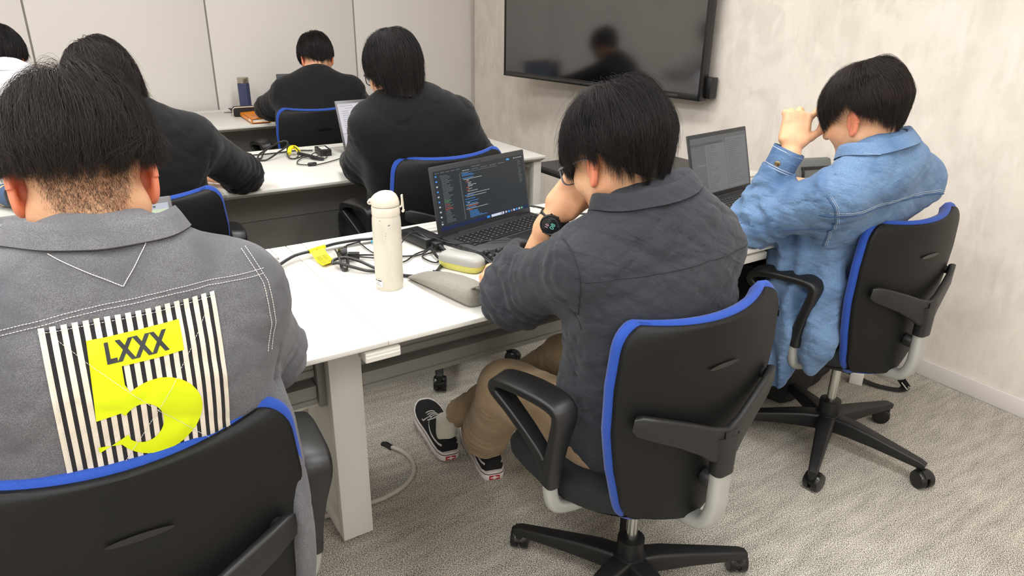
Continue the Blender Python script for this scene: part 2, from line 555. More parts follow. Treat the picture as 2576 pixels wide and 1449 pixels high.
# ------------------------------------------------------------------ desks
def desk(x0, x1, yf, depth, label, legs, panel, lower, outlet=None, wide=0.042):
    yb = yf + depth
    d = empty('desk', (x0, yf, 0), 0, label, 'desk', 'white desks in three rows')
    W = x1 - x0 - 0.0012
    def part(mb, name, mats): return mb.build(name, mats, d)
    mb = MB(); mb.mat = Matrix.Identity(4)
    ys = depth - 0.105                     # front of the cable slot
    prof = [(0, 0.72), (0, 0.7095), (0.03, 0.693), (ys, 0.693), (ys, 0.72)]
    mb.prism(prof, 'x', 0, W, mi=0, bev=0.0012)
    for a, b in ((0, 0.045), (W - 0.045, W)):
        mb.box(a + .0006, b - .0006, ys + .0006, depth, 0.70, 0.7196, bev=0.001)
    part(mb, 'tabletop', [M['desk_white']])
    mb = MB()                              # ribbed rear rail behind the slot
    rz = [(depth - .084, .70), (depth - .084, .7195), (depth - .066, .7195), (depth - .064, .7165), (depth - .058, .7165), (depth - .056, .7195), (depth - .03, .7195), (depth - .028, .7165), (depth - .022, .7165), (depth - .02, .7195), (depth, .7195), (depth, .70)]
    mb.prism(rz, 'x', 0.046, W - 0.046)
    part(mb, 'cable_rail', M['desk_white'])
    mb = MB()
    t = 0.003
    y0, y1 = ys - .03, depth - .05
    mb.prism([(y0, .69), (y0, .62), (y1, .62), (y1, .69), (y1 - t, .69), (y1 - t, .62 + t), (y0 + t, .62 + t), (y0 + t, .69)], 'x', 0.05, W - 0.05)
    part(mb, 'cable_tray', M['desk_slot'])
    for (lx, w) in legs:
        mb = MB(); mb.mat = Matrix.Translation((lx, 0, 0))
        a, b = 0.269, 0.60
        if w < 0.03: a, b = 0.03, 0.60
        mb.box(-w, w, a, a + .034, 0.012, 0.69, bev=.002)
        mb.box(-w, w, b - .034, b, 0.012, 0.69, bev=.002)
        mb.box(-w, w, a + .034, b - .034, 0.012, 0.062, bev=.002)
        mb.box(-w, w, a + .034, b - .034, 0.655, 0.692, bev=.002)
        mb.box(-w * .55, w * .55, a + .03, b - .03, 0.06, 0.66)
        for yy in (a + .03, b - .03): mb.lathe([(.018, 0), (.018, .013)], 14, (0, yy, 0), mi=1)
        part(mb, 'leg', [M['desk_leg'], M['blk_plastic']])
    for (a, b) in panel:
        py = 0.358
        mb = MB()
        if lower:
            mb.prism([(py, .69), (py, .504), (py + .02, .496), (py + .02, .16), (py + .032, .16), (py + .032, .69)], 'x', a, b)
            o = part(mb, 'modesty_panel', [M['desk_grey']])
        else:
            mb.prism([(py, .69), (py, .507), (py + .004, .505), (py + .004, .503), (py, .501), (py, .482), (py + .03, .476), (py + .03, .462), (py - .006, .458), (py - .006, .425), (py - .002, .423), (py - .002, .421), (py - .006, .419), (py - .006, .405), (py + .045, .405), (py + .045, .69)], 'x', a, b)
            o = part(mb, 'modesty_panel', [M['desk_grey']])
            mb = MB(); mb.box(b + .004, b + .028, py - .012, py + .05, .395, .69, bev=.002)
            part(mb, 'panel_bracket', [M['desk_grey']])
            mb = MB(); mb.box(b - .05, b + .02, py + .055, py + .10, .36, .398, bev=.003)
            part(mb, 'power_strip', [M['white_pl']])
    if outlet:
        for (a, b, y0, y1, z0, z1) in outlet:
            mb = MB(); mb.box(a, b, y0, y1, z0, z1, bev=.003)
            mb.box(a + .002, b - .002, y0 - .0012, y0, z0 + .010, z0 + .013); mb.box(a + .002, b - .002, y0 - .0012, y0, z0 + .018, z0 + .019)
            mb.box(a - .0, b, y1 - .002, y1 + .03, z1 - .003, z1)
            part(mb, 'outlet_box', [M['white_pl']])
    return d


desk(-0.478, 0.522, 1.257, 0.715, 'white desk of the nearest row holding the laptop with the green page', [(0.0, .042)], [(0.05, 0.94)], False)
desk(0.522, 1.522, 1.257, 0.715, 'white desk holding the cream bottle and the mechanical keyboard', [(-0.007, .042)], [(0.04, 0.728)], False,
     outlet=[(-0.051, 0.029, 0.006, 0.05, 0.676, 0.7)])
desk(1.522, 2.522, 1.257, 0.715, 'white desk under the denim elbow, beside the plaster wall', [(0.0, .042), (0.96, .042)], [(0.05, 0.9)], False,
     outlet=[(-0.02, 0.235, 0.02, 0.06, 0.668, 0.692)])
desk(-0.893, 0.507, 2.632, 0.735, 'white desk of the middle row under the arms of the brown-haired person', [(0.03, .042)], [(0.08, 1.36)], True)
desk(0.507, 1.907, 2.632, 0.735, 'white desk of the middle row holding the small power adapter and yellow tie', [(0.0, .042), (1.376, .021)], [(0.05, 1.34)], True)
desk(0.507, 1.907, 4.06, 0.685, 'white desk in the farthest row holding the navy bottle and orange folder', [(0.0, .042), (1.37, .024)], [(0.05, 1.34)], True)

# ------------------------------------------------------------------ wall display, shelf, floor conduit
M['tv_screen'] = mat('tv_screen', sr(10, 10, 12), 0.10, spec=0.5, ior=2.3)
M['tv_frame'] = mat('tv_frame', sr(20, 20, 21), 0.3)
tv = empty('wall_mounted_tv', (2.69, 2.462, 0.935), R(7.5), 'large black wall-mounted television with a dark glossy screen', 'television')
mb = MB(); w, h = 1.47, 0.845     # local +y runs along the wall, screen faces -x
mb.box(0.0, 0.05, 0, w, 0, h, bev=.004)
mb.box(0.05, 0.075, .25, w - .25, .12, h - .15, bev=.01)
mb.build('casing', M['tv_frame'], tv)
mb = MB(); b0, b1 = .014, .03
mb.box(-.006, 0.001, 0, b0, 0, h, bev=.002); mb.box(-.006, 0.001, w - b0, w, 0, h, bev=.002)
mb.box(-.006, 0.001, b0, w - b0, 0, b1, bev=.002); mb.box(-.006, 0.001, b0, w - b0, h - b0, h, bev=.002)
mb.build('bezel', M['tv_frame'], tv)
mb = MB(); mb.box(-.003, 0.0005, b0, w - b0, b1, h - b0); mb.build('screen', M['tv_screen'], tv)
mb = MB(); mb.box(-.0085, -.005, .13, w - .1, .008, .02, bev=.001); mb.build('lower_strip', mat('tv_strip', sr(62, 60, 58), .35, metal=.3), tv)
mb = MB(); mb.box(.03, .085, -.03, .05, .012, .11, bev=.003); mb.build('side_box', M['tv_frame'], tv)
mb = MB(); mb.box(.075, .11, .55, .9, .25, .6, bev=.004); mb.box(.1, .13, .6, .85, .3, .55)
mb.build('wall_bracket', M['tv_frame'], tv)

M['shelf'] = mat('dark_shelf', sr(72, 69, 68), 0.55, bump=[(300, .1, .0005, ONE)])
sh = empty('shelf', (2.03, 2.2, 0.6), 0, 'dark grey wall shelf below the television, beside the white desk end', 'shelf')
mb = MB(); mb.box(0, 0.757, 0, 0.715, 0.0, 0.02, bev=.001, mi=0); mb.box(-.002, 0.757, -.002, 0.717, -.012, -.0002, bev=.001, mi=1)
mb.build('shelf_board', [M['shelf'], M['tv_frame']], sh)
for yy in (.12, .58):
    mb = MB(); mb.prism([(.757, -.012), (.3, -.012), (.757, -.25)], 'y', yy, yy + .02); mb.build('bracket', M['tv_frame'], sh)
mb = MB(); mb.lathe([(.006, .0201), (.006, .0206)], 12, (.06, .55, 0)); mb.build('cable_hole', M['blk_gloss'], sh)
mk = empty('marker_pen', (2.075, 2.63, 0.631), R(-28), 'short black marker pen lying on the dark wall shelf', 'pen')
mb = MB(); mb.lathe([(.0, -.03), (.010, -.03), (.011, -.028), (.011, .055), (.0, .055)], 14, axis='x'); mb.build('cap', M['blk_gloss'], mk)
mb = MB(); mb.lathe([(.0, .056), (.0095, .056), (.0095, .10), (.0, .101)], 14, axis='x'); mb.build('barrel', M['white_pl'], mk)

mb = MB()
mb.tube([(.764, 1.872, .0075), (.785, 1.83, .0075), (.79, 1.77, .0075), (.768, 1.71, .0075), (.72, 1.668, .0075), (.66, 1.648, .0075), (.60, 1.645, .0075), (.45, 1.66, .0075), (.2, 1.72, .0075)], .0068, 10, smooth=8)
mb.tube([(.764, 1.868, .0075), (.758, 1.895, .006), (.752, 1.91, .0)], .0095, 10, mi=1)
o = mb.build('floor_cable', [mat('grey_conduit', sr(186, 180, 168), 0.4), M['blk_plastic']])
tag(o, 'thick grey cable curling on the carpet beside the white desk leg', 'cable')

# ------------------------------------------------------------------ light and camera
def strip(x, y, sx, sy, power, col=(1.0, 0.99, 0.975)):
    l = bpy.data.lights.new('ceiling_strip', 'AREA'); l.shape = 'RECTANGLE'; l.size = sx; l.size_y = sy
    l.energy = power; l.color = col
    o = bpy.data.objects.new('ceiling_strip', l); COL.objects.link(o); o.location = (x, y, ZC - .03)
    return o


for x in (-2.3, -0.55, 1.2):
    for y in (-1.4, 0.6, 2.45):
        strip(x, y, 0.35, 1.25, 31)
wd = bpy.data.worlds.new('world'); SC.world = wd; wd.use_nodes = True
wd.node_tree.nodes['Background'].inputs['Color'].default_value = (1, .97, .93, 1)
wd.node_tree.nodes['Background'].inputs['Strength'].default_value = 0.05

cd = bpy.data.cameras.new('camera'); cam = bpy.data.objects.new('camera', cd); COL.objects.link(cam)
FPX = 1797.0
cd.sensor_width = 36; cd.lens = FPX * 36 / 2576; cd.clip_start = 0.02
r_, u_, f_ = Vector((0.8384, -0.5449, 0.0143)), Vector((0.1943, 0.3231, 0.9262)), Vector((0.5093, 0.7737, -0.3767))
m4 = Matrix(((r_.x, u_.x, -f_.x), (r_.y, u_.y, -f_.y), (r_.z, u_.z, -f_.z))).to_4x4()
cam.matrix_world = Matrix.Translation((0, 0, 1.387)) @ m4.normalized()
SC.camera = cam
vs = SC.view_settings
SC.display_settings.display_device = 'sRGB'
vs.view_transform = 'Standard'; vs.look = 'None'; vs.exposure = 0.0; vs.gamma = 1.0; vs.use_curve_mapping = False
SC.cycles.max_bounces = 10; SC.cycles.diffuse_bounces = 5; SC.cycles.caustics_reflective = False; SC.cycles.caustics_refractive = False
# ------------------------------------------------------------------ task chairs
def chair_meshes():
    P = {}
    def done(mb, name, mats, ang=40): o = mb.build(name, mats, None, ang); P.setdefault(name, []).append(o); return o
    # five-star base
    mb = MB()
    mb.lathe([(.0, .055), (.036, .055), (.044, .07), (.046, .10), (.040, .118), (.034, .12), (.033, .165), (.026, .168), (0, .168)], 28)
    for k in range(5):
        a = 2 * PI * k / 5
        mb.mat = Matrix.Rotation(a, 4, 'Z')
        pts = [(.02, 0, .088), (.08, 0, .090), (.16, 0, .084), (.24, 0, .076), (.296, 0, .070), (.314, 0, .066)]
        mb.sweep(pts, rrect(.044, .046, .008), scale=[(1.25, 1.25), (1.15, 1.15), (.95, .9), (.8, .7), (.66, .58), (.55, .45)], up=(0, 0, 1))
        mb.lathe([(.011, .045), (.011, .062)], 12, (.302, 0, 0))
    done(mb, 'base', [M['blk_plastic']], 45)
    # twin-wheel caster (points along -y from its stem)
    mb = MB()
    mb.lathe([(.010, .03), (.010, .06), (.012, .06), (.012, .064)], 12, (0, 0, 0))
    for s in (-1, 1):
        mb.lathe([(.0, s * .004), (.026, s * .004), (.0285, s * .006), (.0285, s * .020), (.026, s * .0235), (.018, s * .0245), (0, s * .0245)], 26, (0, -.018, .0288), axis='x')
    mb.box(-.004, .004, -.03, .008, .024, .05, bev=.002)
    hood = [(-.018 + .031 * math.cos(R(q)), .0288 + .031 * math.sin(R(q))) for q in range(15, 150, 12)]
    hood2 = [(-.018 + .0292 * math.cos(R(q)), .0288 + .0292 * math.sin(R(q))) for q in range(147, 12, -12)]
    mb.prism(hood + hood2, 'x', -.012, .012)
    done(mb, 'caster', [M['blk_gloss']], 40)
    mb = MB(); mb.lathe([(.0, .12), (.0145, .12), (.0145, .33), (.0, .33)], 20); done(mb, 'gas_column', [M['chrome']])
    # ---- upper part
    mb = MB()
    mb.lathe([(0, .29), (.03, .29), (.05, .30), (.055, .335), (0, .335)], 20)
    n = 40
    def sup(a, b, p, cy):
        out = []
        for k in range(n):
            t = 2 * PI * k / n; c, s = math.cos(t), math.sin(t)
            out.append((a * math.copysign(abs(c) ** p, c), cy + b * math.copysign(abs(s) ** p, s)))
        return out
    def stack(mb, lv, mi=0):
        V = []; F = []
        for (a, b, z, cy, bow) in lv:
            for (x, y) in sup(a, b, .62, cy): x *= 1 - .22 * max(0, (.04 - y) / .22) ** 1.2; V.append((x, y, z + bow * ((x / .23) ** 2) - (0.02 * max(0, (y - .12) / .12) ** 2)))
        for i in range(len(lv) - 1):
            for k in range(n): F.append((i * n + k, i * n + (k + 1) % n, (i + 1) * n + (k + 1) % n, (i + 1) * n + k))
        F.append(tuple(range(n))[::-1]); F.append(tuple((len(lv) - 1) * n + k for k in range(n)))
        mb.add(V, F, mi)
    stack(mb, [(.08, .10, .325, 0, 0), (.15, .16, .34, .04, 0), (.215, .20, .365, .062, 0), (.222, .205, .375, .05, 0), (.2, .19, .378, .05, 0)])
    mb.box(-.05, .05, -.06, .06, .30, .36, bev=.01)
    done(mb, 'seat_pan', [M['blk_plastic']])
    mb = MB()
    stack(mb, [(.2, .19, .372, .05, 0), (.232, .208, .378, .062, 0), (.243, .214, .395, .064, 0), (.245, .215, .412, .064, .004), (.236, .215, .43, .05, .008), (.20, .18, .441, .05, .012), (.1, .09, .443, .05, .012), (.01, .01, .443, .05, .012)])
    done(mb, 'seat', [M['seat_cloth']], 60)
    # back: shell and cushion
    Zb, Zt = .348, .828
    _w = [(0, .145), (.15, .174), (.35, .205), (.55, .224), (.75, .228), (.9, .221), (1, .212)]
    def outl(v):
        W = float(np.interp(v, [q[0] for q in _w], [q[1] for q in _w]))
        r = .085
        if v > 1 - r:
            t = (v - (1 - r)) / r; W -= .036 * (1 - math.sqrt(max(0, 1 - t * t)))
        r = .14
        if v < r:
            t = (r - v) / r; W -= .060 * (1 - math.sqrt(max(0, 1 - t * t)))
        return W
    def ctr(v): return -.166 - .014 * math.sin(PI * v) - .050 * max(0, v - .45) ** 1.3 + .03 * max(0, .2 - v) ** 1.2
    NU, NV = 24, 30
    def sheet(grow, off, crown):
        V = []
        for j in range(NV + 1):
            v = .5 - .5 * math.cos(PI * j / NV)
            for i in range(NU + 1):
                u = math.sin((i / NU - .5) * PI) if True else 0
                x = u * (outl(v) + grow)
                z = Zb - grow + (Zt - Zb + 2 * grow) * v + .010 * v * u * u
                y = ctr(v) + .048 * u * u + off + crown * (1 - abs(u) ** 6) * (1 - abs(2 * v - 1) ** 8)
                V.append((x, y, z))
        return V
    def solid(mb, A, B, mi=0, mid=None):
        n = len(A); G = lambda i, j: j * (NU + 1) + i
        F = []
        for j in range(NV):
            for i in range(NU):
                F.append((G(i, j), G(i + 1, j), G(i + 1, j + 1), G(i, j + 1)))
        ring = [G(i, 0) for i in range(NU)] + [G(NU, j) for j in range(NV)] + [G(i, NV) for i in range(NU, 0, -1)] + [G(0, j) for j in range(NV, 0, -1)]
        V = list(A) + list(B)
        FF = F + [tuple(k + n for k in q)[::-1] for q in F]
        lay = [A] + (mid or []) + [B]
        base = [0]
        for q in (mid or []):
            base.append(len(V)); V += list(q)
        base.append(n)
        for a, b in zip(base[:-1], base[1:]):
            for k in range(len(ring)):
                p, q = ring[k], ring[(k + 1) % len(ring)]
                FF.append((p + a, q + a, q + b, p + b))
        mb.add(V, FF, mi)
    mb = MB(); solid(mb, sheet(-.004, -.011, 0), sheet(-.001, .003, 0), mid=[sheet(0, -.006, 0)]); done(mb, 'back_shell', [M['blk_shell']], 50)
    mb = MB(); solid(mb, sheet(-.002, .002, 0), sheet(-.012, .030, .016), mid=[sheet(.006, .006, 0), sheet(.008, .014, 0), sheet(.004, .024, 0)]); done(mb, 'back_cushion', [M['blue_cloth']], 70)
    mb = MB()    # grip slot high on the shell
    yy = ctr(.80) - .0115
    mb.add([(.042 * math.cos(2 * PI * k / 24), yy - .0015 - (.0015 if k < 12 else 0), Zb + (Zt - Zb) * .80 + .006 * math.sin(2 * PI * k / 24)) for k in range(24)], [tuple(range(24))])
    mb.add([(.042 * math.cos(2 * PI * k / 24), yy + .004, Zb + (Zt - Zb) * .80 + .006 * math.sin(2 * PI * k / 24)) for k in range(24)], [tuple(range(24))[::-1]])
    done(mb, 'grip_slot', [M['blk_gloss']])
    # V-shaped back bracket
    mb = MB()
    pts = [(-.198, -.168, .648), (-.193, -.176, .647), (-.155, -.192, .633), (-.10, -.208, .611), (-.05, -.221, .587), (-.02, -.228, .573), (0, -.231, .566), (.02, -.228, .573), (.05, -.221, .587), (.10, -.208, .611), (.155, -.192, .633), (.193, -.176, .647), (.198, -.168, .648)]
    sc = [(1, .5), (1, .75), (1, .86), (1, .95), (1, 1.1), (1.2, 1.35), (1.3, 1.45), (1.2, 1.35), (1, 1.1), (1, .95), (1, .86), (1, .75), (1, .5)]
    mb.sweep(pts, rrect(.016, .058, .006), scale=sc, up=(0, 0, 1), fixed=True)
    mb.sweep([(0, -.226, .59), (0, -.227, .555), (0, -.227, .50)], rrect(.05, .034, .012), scale=[(1.3, .9), (1.05, 1), (1.02, 1.02)], up=(0, 1, 0))
    for s in (-1, 1):
        mb.tube([(s * .178, -.172, .648), (s * .172, -.125, .646)], .012, 12)
    mb.box(-.018, .018, -.241, -.2395, .585, .605, bev=.001)
    done(mb, 'back_bracket', [M['blk_plastic']])
    mb = MB()
    mb.sweep(catmull([(0, -.227, .53), (0, -.2275, .46), (0, -.226, .405), (0, -.205, .36), (0, -.15, .343), (0, -.08, .338), (0, -.02, .338)], 5), rrect(.047, .032, .013), up=(0, 1, 0))
    done(mb, 'back_bar', [M['silver']])
    mb = MB(); mb.lathe([(0, -.212), (.017, -.212), (.019, -.208), (.019, -.19), (.014, -.188), (.014, -.16), (0, -.16)], 20, (0.0, 0, .468), axis='y'); done(mb, 'back_knob', [M['blk_soft']])
    # armrests
    for s in (-1, 1):
        mb = MB()
        L = [(s * .266, -.012, .455), (s * .267, -.018, .50), (s * .270, -.034, .56), (s * .273, -.052, .618), (s * .275, -.05, .643), (s * .278, -.025, .653), (s * .283, .03, .652), (s * .290, .09, .645), (s * .294, .135, .633), (s * .294, .152, .615), (s * .291, .148, .598), (s * .284, .11, .572), (s * .276, .06, .538), (s * .27, .02, .505), (s * .267, -.005, .475)]
        sc = [(.62, 1.2), (.66, 1.3), (.76, 1.15), (.95, 1.1), (1.0, 1.15), (1.05, 1.0), (1.08, .95), (1.05, .95), (.98, .95), (.92, 1.0), (.85, .95), (.75, .9), (.7, .95), (.64, 1.1), (.6, 1.1)]
        C = catmull(L, 4); S2 = []
        for i in range(len(L) - 1):
            for j in range(4):
                t = j / 4; S2.append((sc[i][0] * (1 - t) + sc[i + 1][0] * t, sc[i][1] * (1 - t) + sc[i + 1][1] * t))
        S2.append(sc[-1])
        mb.sweep(C, rrect(.056, .024, .009), scale=S2, up=(0, -1, 0.001))
        mb.sweep([(s * .266, -.008, .50), (s * .266, -.008, .455), (s * .265, -.006, .44)], rrect(.036, .042, .012), up=(0, 1, 0))
        o = done(mb, 'armrest', [M['blk_soft']], 50)
        mb = MB()
        mb.sweep(catmull([(s * .265, -.007, .47), (s * .264, -.006, .42), (s * .250, -.004, .378), (s * .215, 0, .356), (s * .15, 0, .346), (s * .05, 0, .343)], 5), rrect(.032, .024, .010), up=(0, 1, 0))
        done(mb, 'arm_bar', [M['silver']])
    return P


CH = chair_meshes()
_first = {}


def place_chair(x, y, rz, dz, ba, label):
    c = empty('office_chair', (x, y, 0), rz, label, 'chair', 'blue-edged black office chairs')
    def put(o, dzz=0.0, rot=None, loc=None):
        k = o.name
        if k in _first: n = o.copy(); COL.objects.link(n)
        else: n = o; _first[k] = 1
        n.parent = c; n.location = loc or (0, 0, dzz)
        if rot is not None: n.rotation_euler = (0, 0, rot)
        return n
    for name, lst in CH.items():
        for o in lst:
            if name == 'base': put(o, 0, ba)
            elif name == 'caster':
                for k in range(5):
                    a = ba + 2 * PI * k / 5
                    put(o, 0, a * 1.7 + k * 2.1 + x * 5, (.302 * math.cos(a), .302 * math.sin(a), 0))
            elif name == 'gas_column': put(o, min(dz, 0.0) if dz < 0 else dz * .5)
            else: put(o, dz)
    return c


place_chair(0.005, 1.075, R(0), 0.0, R(80), 'black blue-edged office chair holding the person in the patched grey shirt')
place_chair(1.020, 1.000, R(1), 0.0, R(120), 'black blue-edged office chair holding the person in beige trousers')
place_chair(2.026, 1.140, R(-1), 0.0, R(65), 'black blue-edged office chair by the plaster wall, holding the person in denim')
place_chair(0.198, 2.405, R(2), 0.0, R(30), 'black blue-edged office chair holding the brown-haired person in a black top')
place_chair(1.205, 2.385, R(1), 0.03, R(-117), 'black blue-edged office chair holding the person in the black jacket and glasses')
place_chair(1.256, 3.900, R(-2), 0.0, R(15), 'black blue-edged office chair in the farthest row, beside the orange folder')
# ------------------------------------------------------------------ laptops
rnd = random.Random(5)
M['s_dark'] = emis('screen_dark', sr(46, 50, 53)); M['s_white'] = emis('screen_white_text', sr(190, 192, 190))
M['s_blue'] = emis('screen_blue_text', sr(72, 150, 226)); M['s_red'] = emis('screen_red_text', sr(210, 96, 70))
M['s_navy'] = emis('screen_taskbar', sr(32, 42, 74)); M['s_pill'] = emis('screen_search', sr(205, 212, 228))
M['s_green'] = emis('screen_green_text', sr(110, 180, 120)); M['s_grey'] = emis('screen_grey_text', sr(118, 122, 124))
M['s_page'] = emis('screen_page', sr(206, 222, 190)); M['s_bar'] = emis('screen_bar', sr(190, 194, 206)); M['s_ink'] = emis('screen_ink', sr(92, 104, 112)); M['s_rust'] = emis('screen_rust', sr(140, 100, 92))
M['s_lav'] = emis('screen_lavender', sr(204, 198, 208)); M['s_lav2'] = emis('screen_lavender_pane', sr(216, 211, 219)); M['s_fold'] = emis('screen_folder', sr(226, 186, 96)); M['s_cream'] = emis('screen_cream', sr(216, 204, 160))
M['s_dim'] = emis('screen_dim', sr(92, 95, 96)); M['s_dim2'] = emis('screen_dim_pane', sr(106, 110, 112)); M['s_dimt'] = emis('screen_dim_text', sr(74, 78, 80))
M['s_slate'] = emis('screen_slate', sr(70, 82, 98))


def textrun(out, u, v, length, h, mi, gap=.35):
    """a run of illegible word blocks"""
    e = u + length
    while u < e:
        w = rnd.uniform(.004, .014)
        out.append((u, v + h * .15, min(u + w, e), v + h * .85, mi)); u += w + rnd.uniform(.0015, .0035)


def scr_code():
    o = [(0, 0, 1, 1, 0), (0, 0, 1, .065, 4)]
    o += [(.50, .012, .535, .052, 2), (.55, .010, .70, .054, 5), (.665, .02, .685, .045, 4)]
    for i, m in enumerate([1, 2, 7, 5, 2, 1, 6]): o.append((.715 + i * .032, .016, .735 + i * .032, .05, m))
    for i in range(5): textrun(o, .02 + i * .055, .955, .04, .014, 7)
    textrun(o, .40, .955, .1, .014, 7); o.append((.80, .945, .835, .975, 2))
    for i in range(6): o.append((.885 + i * .018, .952, .894 + i * .018, .968, 1))
    for k, q in enumerate([.30, .40, .50, .60, .70]): textrun(o, q, .915, .075, .014, 1 if k == 0 else 7)
    textrun(o, .28, .885, .4, .010, 7)
    for i in range(9): o.append((.015, .90 - i * .085, .032, .925 - i * .085, 2 if i in (0, 1, 3, 5) else 1))
    o.append((.015, .10, .032, .125, 1)); o.append((.015, .14, .032, .16, 7))
    v = .90
    for i in range(33):
        textrun(o, .065 + (0 if i < 2 else .01), v, rnd.uniform(.05, .11), .012, 6 if i in (17, 18) else (3 if i in (20, 22, 23) else 7)); v -= .0245
        if v < .09: break
    v = .87
    pat = [(0, .07, 2), (0, .11, 2), (0, .13, 2), (0, 0, 0), (0, .12, 2), (.01, .2, 1), (.04, .03, 1), (.03, .035, 3), (.05, .04, 1), (.05, .03, 1), (.05, .09, 1), (.05, .05, 1), (.03, .03, 3), (.05, .04, 1), (.03, .035, 3), (.04, .11, 1), (0, 0, 0), (.03, .25, 1), (0, .10, 2), (.02, .22, 1), (0, 0, 0), (0, .11, 2), (0, 0, 0), (0, .14, 2), (.02, .03, 1), (0, .12, 2), (0, .14, 1), (.02, .11, 3), (0, .11, 2), (0, .24, 1), (.02, .04, 3), (.03, .09, 2), (.03, .09, 2), (.03, .10, 2), (.03, .10, 2), (.03, .13, 2), (.03, .19, 2)]
    for i, (a, b, m) in enumerate(pat):
        o.append((.262, v, .272, v + .009, 7))
        if b: textrun(o, .29 + a, v, b, .013, m)
        v -= .0213
    v = .90
    for i in range(26): textrun(o, .93, v, rnd.uniform(.01, .045), .006, 7); v -= .0165
    return o, [M['s_dark'], M['s_white'], M['s_blue'], M['s_red'], M['s_navy'], M['s_pill'], M['s_green'], M['s_grey']]


def scr_page():
    o = [(0, 0, 1, 1, 0), (0, .935, 1, 1, 1)]
    for i in range(6): textrun(o, .03 + i * .1, .958, .06, .016, 2)
    for i in range(4): o.append((.80 + i * .035, .955, .817 + i * .035, .977, 2))
    textrun(o, .06, .895, .20, .014, 2); textrun(o, .34, .895, .16, .014, 2); textrun(o, .80, .885, .14, .014, 2)
    textrun(o, .06, .855, .42, .012, 2)
    for i in range(10): o.append((.014, .87 - i * .09, .034, .895 - i * .09, 2))
    v = .82
    for i in range(30):
        textrun(o, .075, v, .022, .012, 2)
        textrun(o, .13 + (.04 if i % 3 else 0), v, rnd.uniform(.2, .5), .013, 3 if i in (1, 2) else 2)
        v -= .026
    textrun(o, .62, .64, .3, .015, 3); textrun(o, .62, .68, .2, .012, 2)
    return o, [M['s_page'], M['s_bar'], M['s_ink'], M['s_rust']]


def scr_files():
    o = [(0, 0, 1, 1, 0), (.0, .32, 1, .97, 1), (0, .0, 1, .045, 2), (0, .312, 1, .318, 3)]
    textrun(o, .02, .94, .2, .012, 3); textrun(o, .10, .885, .35, .012, 3)
    for i in range(10): textrun(o, .05, .82 - i * .048, .10, .014, 3)
    for i in range(5):
        for j in range(2): o.append((.24 + i * .13, .70 - j * .2, .30 + i * .13, .77 - j * .2, 4)); textrun(o, .235 + i * .13, .67 - j * .2, .07, .012, 3)
    o.append((.21, .40, .212, .8, 3))
    for v in (.12, .09): o.append((.04, v, .07, v + .025, 3))
    textrun(o, .05, .015, .2, .014, 3)
    return o, [M['s_lav'], M['s_lav2'], M['s_cream'], M['s_ink'], M['s_fold']]


def scr_dim():
    o = [(0, 0, 1, 1, 0), (.24, .02, .60, .86, 1), (.60, .02, .98, .93, 1)]
    o.append((.0, .86, .55, .90, 2)); o.append((.08, .50, .24, .53, 1)); o.append((.598, .02, .602, .93, 2))
    for i in range(24):
        textrun(o, .26, .82 - i * .033, rnd.uniform(.05, .22), .010, 2)
        textrun(o, .63, .87 - i * .034, rnd.uniform(.08, .32), .010, 2)
        textrun(o, .05, .80 - i * .033, rnd.uniform(.05, .12), .010, 1)
    return o, [M['s_dim'], M['s_dim2'], M['s_dimt']]


def scr_slate():
    o = [(0, 0, 1, 1, 0)]
    for i in range(14): textrun(o, .08, .88 - i * .05, rnd.uniform(.1, .4), .012, 1)
    return o, [M['s_slate'], M['s_grey']]


